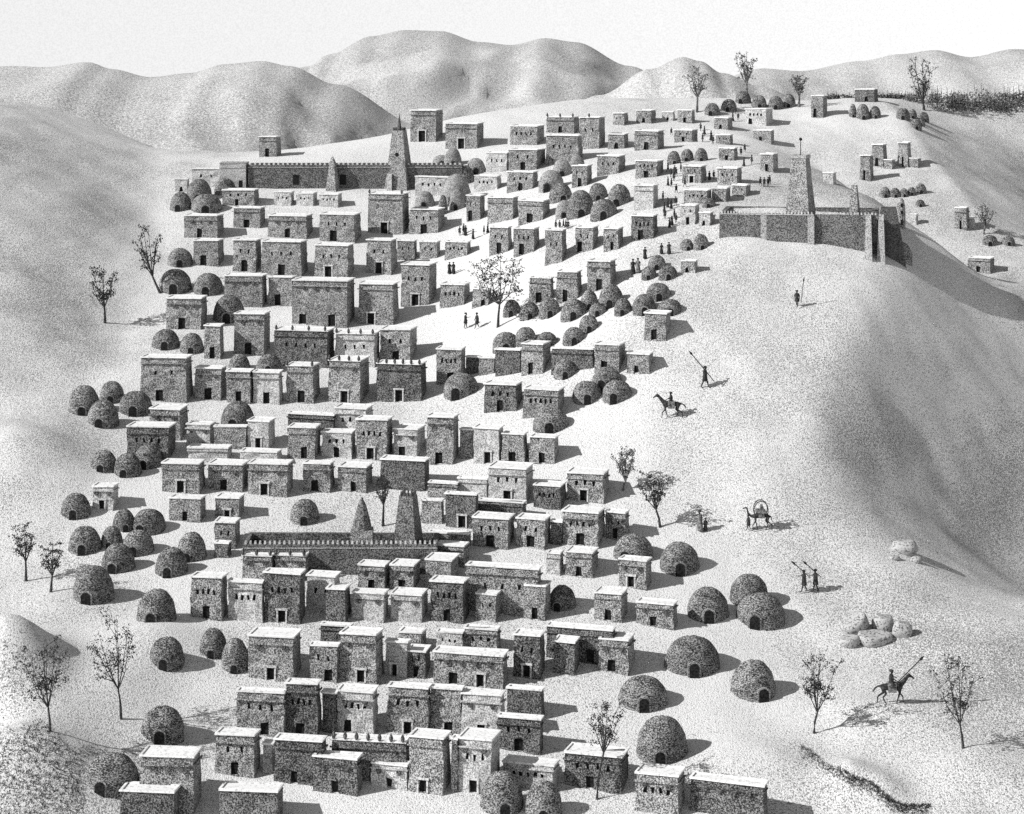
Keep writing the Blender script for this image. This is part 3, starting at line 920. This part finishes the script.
row('the row just above the lone hut', """
162,199,465,493,6,D.5 b
208,242,466,491,7,d.45 c
248,287,465.6,496,6,D.4 c
303,330,465.6,492,5,d.4 c
338,366,468.6,492,7,d.55 b
380,425,461.7,490,5,S""")
row('the row right of the lone hut', """
426,453,419.5,464.6,6,d.45 c
460,472,431,459,1,M
473,499,430,464,5,D.55 L
501.5,524,436,464.6,4,d.45
529,554.6,439,464,5,d.5""")
row('the left edge between dome clusters', """
92,113,488,510,5,D.45 L c
169,200,500,521.6,5,d.5
215,239,499,518.7,5,D.5
214,235,524,549,6,w2
214,228,544,558,2,S""")
row('the blocks behind the lower minaret', """
428,457,484,500,1,M b
457,487,480,498,1,L b
488,526,470,503,8,w3 D.5 L b
445,476,496,528,2,D.55 S
422,442,502,524,1,M
477,523,503,520,2,S b
533,560,487,509,6,w4 S
567,603,475,502,7,w3 D.45 b""")
row('the row right of the lower minaret', """
472,508,520,548,7,d.5 w3
516,545,521,548,6,d.5 w2
550,562,523,545,1,S
562,598,514,546,7,w4 d.5 c
605,625,514,540,4,d.5 w2 c
436,464,547,566,5,M b
428,468,534,548,2,M""")
row('the open ground beside the big huts', """
546,560,555,575,4,L b
565,592,554,577,7,d.5 b
618,646,562,588,5,D.45 c
594,621,595,621,7,d.5 b
636,673,605,627,5,d.45 c""")
row('the row against the lower mosque wall', """
242,271,557,580,3,c k3
275,305,557,580,6,c k3
358,384,567,590,6,d.5 c
390,413,567,590,7,d.5 c
425,451,562,590,8,M
466,538,570,614,4,b w3""")
row('the row in front of the lower mosque', """
190,221,580,619,6,d.5 w4
228,262,584,621,2,w4 L b
263.5,300,576,623,5,D.5 w4 S
306,335,578,612,5,w2 L
326,345,591,622,6,S
352,384,595,621,5,c L
390,421,596,622,7,c L
430,463,584,622,6,d.5 w4 S
476,496,596,621,7,w2
524,545,588,620,6,d.5""")
row('the row below the two-hut gap', """
248,293,639,680.5,8,D.5 c
309,337,648,681.5,2,d.7 w2
320,350,627,648,1,S b
339,376,637,682.5,7,D.6 c
385,407,644,677,2,D.4 L
398,421,634,652,5,M
406,425,653,678,6,d.5 w2 S
436,462,634,652,1,w3 L
464,497,631,652,4,w3 b
433,503,656,686.4,6,d.25 D.7 c
513,540,638,678,6,D.5 w2 S
546,612,630,662,3,d.7 S b
553,574,644,674,6,S
599,628,642,673,8,d.4 c""")
row('the second row from the bottom', """
236,284,695,735.5,2,w3 d.6 b
285,317,687,736.5,5,w4 d.45 S b
321.5,336,695,733,1,S
337,373,694,733.6,6,w4 d.25 c L
387,428,690,734.5,4,w3 D.5 b
430,461,691,734.5,1,d.6 M
461,501,697,737.5,5,D.5 c L
506.5,541,691,717,3,S
497,540,720,752,3,w3 d.5 S b""")
row('the lowest row near the tall doorway', """
215,254,737.5,776,6,d.5 w2 b
263,273,746,774,1,L
274,322,743,784.6,5,d.4 b S
371,407,766,788,1,d.5 c L
331,405,743,781,1,k7 b S
408,443,741,793.5,7,D.4 b
451,457,742,792,1,M
458,491,742,793.5,9,D.45 w3 c L
502.5,553,766,789,6,w5 b L
564,621,757,789.6,8,d.45 w4 b S""")
row('the bottom edge of the town', """
140,193,760,812,9,c T
313,357,760,793.5,5,d.5 c S
120,173,794,824,7,S
220,277,793,824,7,S
635,678,777,814,8,w4 c
690,763,784,818,4,c S""")
row('the hilltop group beyond the fort', """
811,823,97,118,5,d.3
855,874,90,102,4,d.6 S
860,870,157,180.6,5,d.4
872,883,146,167,5,d.4
884,892,161,169,4,M
897.7,907.5,144,167,5,d.5
909,918,160,167.5,3,M
823,833,175,183,3,w2 L""")
row('the far right slope beyond the fort', """
911,916,215,224.5,3,L
955,966,209,229.5,4,d.5 b
969,973,219,228.5,3,L
968,990,259,272.7,4,d.45 b""")

# ------------------------------------------------------------------ domed huts (centre, foot, half width, height, door shift in pixels, tone)
huts('the cluster at the mosque left corner', """
181,210,11,18,-2
206,212,16,18,1
199,201,13,22,0
225,194,11,16,3""")
huts('the knot of domes beside the upper minaret', """
442,165,10,10,0,L
453,166,9,18,0,L
476,173,10,15,0,L
464,183,11,18,0
456,204,15,30,-3,L
425,207,10,16,-1,L
457,209,8,20,-1,L
443,214,5,19,0""")
huts('the dome cluster at the upper street bend', """
551,190,13,20,-4,L
577,169,8,14,0,L
562,176,10,17,0,L
561,201,12,18,2
581,216,14,26,0
565,217,10,17,-1,L
598,200,10,17,0
619,205,12,21,-3
604,218,14,19,-1""")
huts('the skyline of the upper right', """
712,115,8,12,-2
729,111,8,12,-2
743,103,8,12,-3
759,108,8,13,0
776,109,8,13,-1
789,107,7,13,-1""")
huts('the line of small domes on the rise', """
674,164,7,13,0
687,161,7,12,-1
701,161,7,13,0
709,207,7,9,-1""")
huts('the domes in the sandy street', """
687,250,7,11,1
701,249,8,15,1
657,269,9,14,-1
649,279,8,13,-1
668,279,10,14,0""")
huts('the domes around the leafy tree', """
512,315,9,15,-1
530,318,10,16,0
550,316,11,18,0
574,318,13,19,-1
589,308,9,18,0
598,315,9,12,-1
611,306,12.5,22,-2
623,314,9,16,-1
589,331,10,16,0
574,343,11,16,0
526,344,11,17,0
547,347,11,15,0
506,350,14,18,0
658.5,299,12.5,16,0
644,313,12,19,0
670,313,12,14,0""")
huts('the domes among mid-town houses', """
461,396,18,23,-5
565,377,11,18,0
607,387,15,20,-6
587,401,15,20,0
617,400,15,20,-4
551,430,18,22,-2""")
huts('the domes along the western slope', """
175,292,16.5,23,0
208,294,15,21,-1
193,266,1,1,0""".replace("\n193,266,1,1,0", "\n180,266,13,18,1")+"""
229,321,16,26,-1
166,348,14,19,0
192,353,12,20,0""")
huts('the two roof-level domes of mid-town', """
239,371,11,17,0
269,372,13,18,0""")
huts('the four-dome cluster west of town', """
84,414,16,29,0
112,402,12.5,21,0
136,414,17,23,-1
103,426,16,26,-2
238,427,17,26,-4""")
huts('the three-dome cluster below it', """
104,471,13.5,21,-2
148,467,14.5,22,-3
128,476,14,23,-3""")
huts('the crowded western hut field', """
76,517,15,24,-1
124,530,11.5,21,3
149,533,17,24,-7
85,552,16.5,26,-1
112,547,11,21,-2
138,554,16,24,-3
118,571,17,28,-4
192,560,15,28,-4
172,575,16.5,28,-3""")
huts('the foreground left huts', """
93,601.5,21,36,-4
157,621,20,32,-4
167,667,17.5,30,-2
213,656,14,28,-1
235,671,14,33,0
163,740,22,34,-1
112,791,27,38,-8""")
huts('beside the lower mosque', """
305,523,15,24,0""")
huts('the big huts east of town', """
633.5,560,20,26,-9
679,572,20,30,0
562,609,14,24,-5
707.5,619,21,32,0
749,606,20,32,0
761,625,25,32,-8
692.5,672,28,36,0
643,707,25,31,0
753.5,698,23,38,8
662,760,26,44,-3""")
huts('the bottom edge by the paired domes', """
502,812,22,41,3
544,818,19,37,-1""")
huts('the hilltop hut cluster', """
853,117,4,13,0
863,119,7,15,0
875,118,6,12,0
903,119,7,11,-1
912,118,5,9,0
924,121,5,9,0
920,125,5,10,0
916,129,6,10,0""")
huts('the chain beyond the fort', """
885,197,6,10,0
895,197,5.5,9,0
904,196.6,4.5,8.5,0
911.5,195,4.5,8,0
920.5,193,6,9.5,0
920,206.6,5,7,0""")
huts('the far right edge', """
990,245,8,10,-1
1008,245,7,9,0""")
huts('under the fort corner', """
900,259,12.5,17,-1""")

# --- round-topped tower beyond the fort
p = hit(901, 226.5); k = p.y/F
tw = empty('round_tower', p); mb = MB(); n_ = 12
pr = [(4.6, -10), (4.6, 0), (4.5, 12), (4.1, 21), (3.0, 26), (1.4, 28.5), (.2, 29)]
for r_, z_ in pr:
    for j in range(n_): mb.v.append((r_*k*math.cos(j*2*math.pi/n_), r_*k*math.sin(j*2*math.pi/n_), z_*k))
for i in range(len(pr)-1):
    for j in range(n_): mb.f.append((i*n_+j, i*n_+(j+1) % n_, (i+1)*n_+(j+1) % n_, (i+1)*n_+j))
mb.build('tower_wall', M['wall_mid'], tw)
for z_ in (2, 13, 20):
    d_ = MB(); d_.box(-1.1*k, 1.1*k, -4.8*k, -3.9*k, z_*k, (z_+(5 if z_ == 2 else 3))*k); d_.build('door' if z_ == 2 else 'window', M['dark'], tw)
tag(tw, 'slim round-topped mud tower just right of the hill fort', 'tower')

# ------------------------------------------------------------------ trees
tree('leaning thin tree beside huts at the upper left of town', 160, 293, 131, 165, 226, 275, -2, dens=.8, seed=1)
tree('small round thin tree alone on the left hillside', 105, 323, 86, 122, 268, 306, dens=1.1, seed=2)
tree('broad leafy tree in the open street at town centre', 498, 327, 461, 540, 252, 302, dens=2.0, seed=3)
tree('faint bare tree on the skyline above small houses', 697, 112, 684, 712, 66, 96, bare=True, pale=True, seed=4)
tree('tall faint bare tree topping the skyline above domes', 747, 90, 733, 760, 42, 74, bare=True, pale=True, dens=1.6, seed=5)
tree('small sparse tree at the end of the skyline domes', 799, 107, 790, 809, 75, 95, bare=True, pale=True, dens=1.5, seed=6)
tree('spreading bare tree beside the dark thicket', 924, 110, 906, 938, 57, 100, bare=True, dens=1.5, seed=7)
tree('tiny thin tree above the two right edge domes', 984, 234, 973, 999, 205, 226, pale=True, dens=.5, seed=8)
tree('slender feathery tree nearest the left edge, mid height', 26, 581, 9, 42, 524, 560, dens=.9, seed=9)
tree('small open-crowned tree on the mound by a hut', 51, 592, 36, 70, 543, 574, dens=.9, seed=10)
tree('feathery tree above another just right of the houses', 623, 490, 611, 643, 446, 481, dens=1.2, pale=True, seed=11)
tree('thin slanting tree on the sand right of the houses', 660, 527, 634, 673, 470, 508, dens=1.3, seed=12)
tree('tiny tree beside the lower minaret', 383, 526, 371, 397, 477, 503, dens=.45, seed=13)
tree('large dark shrubby tree at the lower left corner', 50, 731, 18, 76, 641, 705, dens=1.8, seed=14)
tree('tall wide-branched tree between lower left mounds', 121, 719, 83, 150, 614, 686, dens=1.5, seed=15)
tree('dark leafy tree at the lower right, left of the rider', 814, 733, 796, 843, 655, 710, dens=1.8, seed=16)
tree('dark spreading tree at the lower right, right of the rider', 963, 748, 930, 986, 655, 722, dens=1.7, seed=17)
tree('slim tree standing before the lowest long house', 597, 799, 584, 632, 699, 748, dens=1.5, seed=18)

# --- thicket along the far right skyline
tk = MB(); rg = random.Random(5)
for i in range(230):
    px = rg.uniform(826, 1030); f_ = ss(880, 960, px)
    py = 96+f_*rg.uniform(0, 17)
    if px < 880 and rg.random() < .45: continue
    p = hit(px, py); k = p.y/F; r_ = (rg.uniform(3.0, 5.0)+4.2*f_)*k
    for j in range(int(20+12*f_)):
        a = Vector((rg.gauss(0, 1), rg.gauss(0, 1), abs(rg.gauss(0, 1)))).normalized()*r_*rg.uniform(.5, 1.15)
        q = p+a; s_ = rg.uniform(.10, .22)
        d1 = Vector((rg.gauss(0, 1), rg.gauss(0, 1), rg.gauss(0, 1))).normalized()*s_; d2 = d1.orthogonal().normalized()*s_*.7
        tk.quad(q-d1, q-d2, q+d1, q+d2)
    if rg.random() < .5: tk.tube([p, p+Vector((rg.uniform(-.2, .2), 0, r_*1.7))], [.07, .03], 4)
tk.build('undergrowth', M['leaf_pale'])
tag(bpy.data.objects['undergrowth'], 'dark thicket of bushes along the far right skyline', 'bushes', kind='stuff')

# --- added dark tufts standing in for shade on the lower banks
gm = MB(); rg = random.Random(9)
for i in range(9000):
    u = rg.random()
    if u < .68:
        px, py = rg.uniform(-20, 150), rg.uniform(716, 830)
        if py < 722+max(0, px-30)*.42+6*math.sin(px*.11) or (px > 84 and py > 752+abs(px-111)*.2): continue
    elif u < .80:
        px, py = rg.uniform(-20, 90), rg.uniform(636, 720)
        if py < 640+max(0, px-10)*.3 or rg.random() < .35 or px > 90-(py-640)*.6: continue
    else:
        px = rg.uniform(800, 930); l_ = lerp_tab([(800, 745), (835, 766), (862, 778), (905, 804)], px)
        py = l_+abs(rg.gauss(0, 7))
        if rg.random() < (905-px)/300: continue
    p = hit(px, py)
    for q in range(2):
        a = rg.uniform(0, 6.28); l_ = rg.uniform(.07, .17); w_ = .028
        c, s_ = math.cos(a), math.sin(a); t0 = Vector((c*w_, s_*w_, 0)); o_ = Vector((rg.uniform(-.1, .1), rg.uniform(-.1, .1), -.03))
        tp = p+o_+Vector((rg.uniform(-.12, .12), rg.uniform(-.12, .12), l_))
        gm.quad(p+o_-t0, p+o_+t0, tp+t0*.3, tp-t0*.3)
gm.build('shade_tufts', M['leaf'])
tag(bpy.data.objects['shade_tufts'], 'dark tufts added as shading on the lowest banks, thickest at the bottom left corner', 'shade_tufts', kind='stuff')

# ------------------------------------------------------------------ boulders
def boulder(label, px, py, wpx, hpx, seed, flat=.6, tilt=(0, 0), group=None):
    p = hit(px, py); k = p.y/F; rg = random.Random(seed); mb = MB(); nu, nv = 26, 15
    ph = [rg.uniform(0, 6) for _ in range(6)]
    for i in range(nv+1):
        th = math.pi*i/nv
        for j in range(nu):
            a = 2*math.pi*j/nu
            x, y, z = math.sin(th)*math.cos(a), math.sin(th)*math.sin(a), math.cos(th)
            r_ = 1+.05*math.sin(3*a+ph[0])*math.sin(th)+.03*math.sin(5*x+ph[1])+.02*math.sin(6*z+4*y+ph[2])
            z = min(z*r_, flat+.02*math.sin(3*x+ph[4]))
            mb.v.append((x*r_, y*r_, z))
    for i in range(nv):
        for j in range(nu): mb.f.append((i*nu+j, i*nu+(j+1) % nu, (i+1)*nu+(j+1) % nu, (i+1)*nu+j))
    o = mb.build('boulder', M['rock'], smooth=True)
    o.scale = (wpx*k/2, wpx*k/2*.8, hpx*k*.62); o.rotation_euler = (R(tilt[0]), R(tilt[1]), 0)
    o.location = p+Vector((0, wpx*k*.2, hpx*k*.33))
    tag(o, label, 'boulder', group)
G_ = 'rounded boulders on the open sand'
boulder('big tilted flat-faced boulder leaning at back left of the boulder pile', 855, 635, 30, 26, 1, .45, (24, -24), G_)
boulder('dark round boulder at the back right of the boulder pile', 884, 632, 22, 20, 2, .7, (10, 10), G_)
boulder('broad flat-topped boulder at the front of the boulder pile', 875, 645, 36, 17, 3, .4, (6, 0), G_)
boulder('small pale boulder at the front left of the boulder pile', 850, 647, 22, 14, 4, .5, (6, -6), G_)
boulder('low pale boulder sitting apart on the right of the pile', 903, 637, 20, 17, 5, .8, (0, 14), G_)
boulder('large rough boulder alone beyond the boulder pile', 906, 554, 27, 15, 6, .8, (0, 0), G_)
boulder('thin flat stone lying before the large rough boulder', 895, 560, 11, 5, 7, .6, (0, 0), G_)
boulder('knobbly dark stone lying before the large rough boulder', 917, 563, 12, 7, 8, .9, (0, 0), G_)

# ------------------------------------------------------------------ animals
def horse_mesh(camel=False):
    V = []; E = []
    def v(x, y, z, r): V.append((x, y, z, r)); return len(V)-1
    if not camel:
        ru = v(-.62, 0, 1.22, (.22, .25)); be = v(-.15, 0, 1.14, (.24, .27)); ch = v(.42, 0, 1.16, (.22, .27)); wi = v(.60, 0, 1.32, (.15, .20))
        n1 = v(.85, 0, 1.60, (.10, .16)); n2 = v(1.02, 0, 1.82, (.075, .12)); po = v(1.14, 0, 1.93, .10); mz = v(1.36, 0, 1.78, .07); no = v(1.50, 0, 1.67, .05)
        E.extend([(be, ru), (be, ch), (ch, wi), (wi, n1), (n1, n2), (n2, po), (po, mz), (mz, no)])
        for s_ in (-1, 1): e_ = v(1.10, .06*s_, 2.05, .02); E.append((po, e_))
        t1 = v(-.85, 0, 1.22, .05); t2 = v(-1.12, 0, 1.08, .07); t3 = v(-1.28, 0, .80, .05); E.extend([(ru, t1), (t1, t2), (t2, t3)])
        L = 1.0; hipx, shx, gy_, top = -.62, .50, .15, 1.0
    else:
        ru = v(-.70, 0, 1.45, (.22, .25)); be = v(-.1, 0, 1.50, (.28, .30)); hu = v(-.08, 0, 1.85, (.18, .16)); ch = v(.55, 0, 1.42, (.20, .25))
        n1 = v(.92, 0, 1.38, (.10, .13)); n2 = v(1.20, 0, 1.62, (.08, .10)); n3 = v(1.28, 0, 1.98, .075); po = v(1.33, 0, 2.20, .09); mz = v(1.58, 0, 2.14, .065); no = v(1.72, 0, 2.08, .05)
        E.extend([(be, ru), (be, hu), (be, ch), (ch, n1), (n1, n2), (n2, n3), (n3, po), (po, mz), (mz, no)])
        t1 = v(-.95, 0, 1.35, .04); t2 = v(-1.02, 0, .95, .05); E.extend([(ru, t1), (t1, t2)])
        hipx, shx, gy_, top = -.68, .52, .16, 1.3
    q = top
    for s_, st in ((-1, .16), (1, -.20)):
        a = v(hipx+.03, gy_*s_, q*.98, (.13, .14)); kn = v(hipx+.16+st*.4, gy_*s_, q*.72, .085); hk = v(hipx-.14+st*.8, gy_*s_, q*.48, .052); fe = v(hipx-.06+st*1.4, gy_*s_, q*.12, .036); hf = v(hipx+st*1.5, gy_*s_, .04, .05)
        E.extend([(ru, a), (a, kn), (kn, hk), (hk, fe), (fe, hf)])
        st = -st
        a = v(shx, gy_*s_, q*.95, (.11, .12)); el = v(shx-.02, gy_*s_, q*.75, .075); kn = v(shx+.05+st*1.0, gy_*s_, q*.46, .05); fe = v(shx+st*1.3, gy_*s_, q*.12, .034); hf = v(shx+.05+st*1.4, gy_*s_, .04, .05)
        E.extend([(ch, a), (a, el), (el, kn), (kn, fe), (fe, hf)])
    return skinned('body', V, E, M['hide'], 1, 1)
HORSE, CAMEL = horse_mesh(), horse_mesh(True)
def beast(kind, label, px, py, dirx, size, at_yaw=0.0):
    p = hit(px, py); o = bpy.data.objects.new(kind, HORSE if kind == 'horse' else CAMEL); col.objects.link(o)
    o.location = p; o.scale = (size, size, size); o.rotation_euler = (0, 0, R(at_yaw)+(0 if dirx > 0 else math.pi))
    mb = MB(); z = 1.38 if kind == 'horse' else 1.80
    mb.box(-.32, .30, -.28, .28, z-.12, z+.06, tx=.05, ty=.06); mb.box(-.28, .26, -.31, -.24, z-.55, z-.1); mb.box(-.28, .26, .24, .31, z-.55, z-.1)
    mb.build('saddle', M['cloth_mid'], o)
    tag(o, label, kind); return o, p
def spear(label, p, dvec, ln, r=.045):
    d = Vector(dvec).normalized(); a = Vector(p)-d*ln*.4; b = Vector(p)+d*ln*.6
    mb = MB(); mb.tube([a-Vector(p), b-Vector(p)], [r, r], 5)
    root = empty('spear', p); mb.build('shaft', M['bark'], root)
    mb = MB(); e = b-Vector(p); mb.tube([e-d*.05, e+d*.12, e+d*.45], [r*1.2, r*2.6, .01], 5); mb.build('spear_head', M['dark'], root)
    tag(root, label, 'spear')
o, p = beast('horse', 'dark horse trotting right with a lance rider', 892, 704, 1, 1.15)
q = p+Vector((-.05, 0, .62)); person('lone rider with raised lance on the trotting horse', 0, 0, 0, 'ride', 'sit', 'cloth', 90, 'cloth', at=q, sc=1.12)
spear('long lance angled up over the trotting horse', p+Vector((.75, -.25, 2.1)), (.72, 0, .72), 3.2)
o, p = beast('horse', 'dark horse with bent neck facing left on the upper sand', 671, 418, -1, 1.15)
q = p+Vector((.0, 0, .62)); person('seated rider on the horse facing left', 0, 0, 0, 'ride', 'sit', 'cloth', -90, 'cloth', at=q, sc=1.05)
o, p = beast('camel', 'camel facing left carrying a hoop-topped load', 761, 531, -1, .95)
lt = empty('litter', p+Vector((-.02, 0, 1.75))); mb = MB()
for y_ in (-.35, .35):
    pts = [(.62*math.cos(a), y_, .15+.80*math.sin(a)) for a in (math.pi*i/12 for i in range(-2, 15))]
    mb.tube(pts, [.045]*len(pts), 5)
for a in (20, 55, 90, 125, 160): mb.tube([(.62*math.cos(R(a)), -.35, .15+.8*math.sin(R(a))), (.62*math.cos(R(a)), .35, .15+.8*math.sin(R(a)))], [.03, .03], 4)
mb.build('hoops', M['bark'], lt)
mb = MB(); mb.box(-.5, .5, -.42, .42, -.12, .16, tx=.08, ty=.06); mb.box(-.1, .25, -.2, .2, .16, .62, tx=.08, ty=.08); mb.build('bundle', M['cloth_mid'], lt, wob=.04)
tag(lt, 'hooped litter with a bundle on the camel back', 'litter')
person('short dark figure walking in front of the camel', 748.5, 530.5, 16, 'walk', 'short', 'cloth', -70)
# seated pair on the sand
person('pale-robed figure with dark turban beside a shorter one, right of the slanting tree', 700, 531, 21, 'reach', 'long', 'cloth_mid', -50)
person('short dark figure beside the pale-robed one, right of the slanting tree', 705.5, 531, 13, 'stand', 'long', 'cloth', 20)
person('left one of two dark men carrying spears on open sand', 804, 592, 22, 'carry', 'short', 'cloth', -75)
person('right one of two dark men carrying spears on open sand', 815.5, 592, 23, 'carry', 'short', 'cloth', -75)
for x_, w_ in ((802, 'left'), (813.5, 'right')):
    p = hit(x_+1.5, 592); spear('spear shouldered by the %s of two walking men' % w_, p+Vector((0, -.25, 1.75)), (-.75, 0, .66), 1.7, .04)
person('lone man bearing a long spear on the upper slope', 705, 388, 22, 'carry', 'short', 'cloth', 60)
p = hit(705, 388); spear('long spear slanting down over a lone man', p+Vector((.0, -.3, 1.75)), (-.62, 0, .75), 3.4, .05)
person('lone small man on the bright spur below the fort', 797, 307, 17, 'walk', 'short', 'cloth', -20)
p = hit(797, 307); spear('spear held upright by the man below the fort', p+Vector((.5, -.1, 1.3)), (.12, 0, 1), 2.3, .035)
person('gesturing man with raised arm under the leafy tree', 465.5, 328.5, 16, 'reach', 'short', 'cloth', 80)
person('man facing a gesturing one under the leafy tree', 477, 328.5, 16, 'walk', 'short', 'cloth', -60)
g = 'pair outside the doorless house'
person('left one of two dark figures above the leafy tree', 449.5, 274, 12, 'stand', 'long', 'cloth', 20)
person('right one of two dark figures above the leafy tree', 453.5, 274, 12, 'stand', 'long', 'cloth', -20)
person('dark woman in long robe left of the lower street domes', 633, 274, 15, 'stand', 'long', 'cloth', 10)
person('pale woman in long robe left of the lower street domes', 638, 273, 15, 'stand', 'long', 'cloth_mid', -10)
person('lone thin figure above the lower street domes', 645, 259, 12, 'stand', 'long', 'cloth', 10)
person('left one of two dark figures above the street domes', 661.5, 254, 11, 'stand', 'long', 'cloth', 10)
person('right bulky one of two dark figures above the street domes', 669, 254, 12, 'stand', 'long', 'cloth', 0)
def crowd(label, group, pts, h=10):
    rg = random.Random(len(pts))
    for i, (x_, y_) in enumerate(pts):
        person(label, x_+rg.uniform(-1.2, 1.2), y_+rg.uniform(-1, 1), h*rg.uniform(.72, 1.15), rg.choice(['stand', 'walk', 'reach', 'carry', 'walk']), rg.choice(['short', 'short', 'long']), 'cloth', rg.uniform(-180, 180), 'cloth', group)
crowd('tiny dark figure standing before the long row below the domes', 'people before the long row', [(459, 235), (463, 234), (466, 235), (474, 239), (483.5, 234), (487, 233)])
crowd('tiny dark figure in the tight knot under two big domes', 'people under the two big domes', [(555.5, 229), (559, 230), (562.5, 229), (566, 230), (569, 229)], 9)
crowd('tiny dark figure in the crowd filling the upper street', 'people in the upper street', [(667, 172), (670, 178), (673.5, 175), (677, 176), (668, 185), (672, 188), (677, 194), (664, 200), (668, 207), (672, 209), (675, 206), (665, 218), (664, 212), (669, 227), (673, 225), (674, 219), (676, 224), (680, 172), (684, 188), (674, 182)], 9)
crowd('tiny dark figure by the small houses under the skyline domes', 'people by the skyline houses', [(701, 131), (704, 137), (703, 143), (710, 141), (713, 144), (733, 122), (738, 120), (672, 136), (676, 137), (741, 155), (746, 153), (745, 166), (751, 164), (709, 180), (713, 179), (704, 135)], 9)
crowd('tiny dark figure in the group beside the fort minaret', 'people beside the fort minaret', [(761, 187), (764.5, 186), (768.5, 186), (771, 184)], 9)

# ------------------------------------------------------------------ check labels
seen = {}
for o in bpy.data.objects:
    if o.parent is None and 'label' in o:
        seen.setdefault(o['label'], []).append(o)
        n_ = len(o['label'].split())
        if n_ > 16 or n_ < 4: print('LABEL LENGTH', n_, o['label'])
for l_, os_ in seen.items():
    if len(os_) > 1 and not l_.startswith('tiny dark'): print('DUP', len(os_), l_)
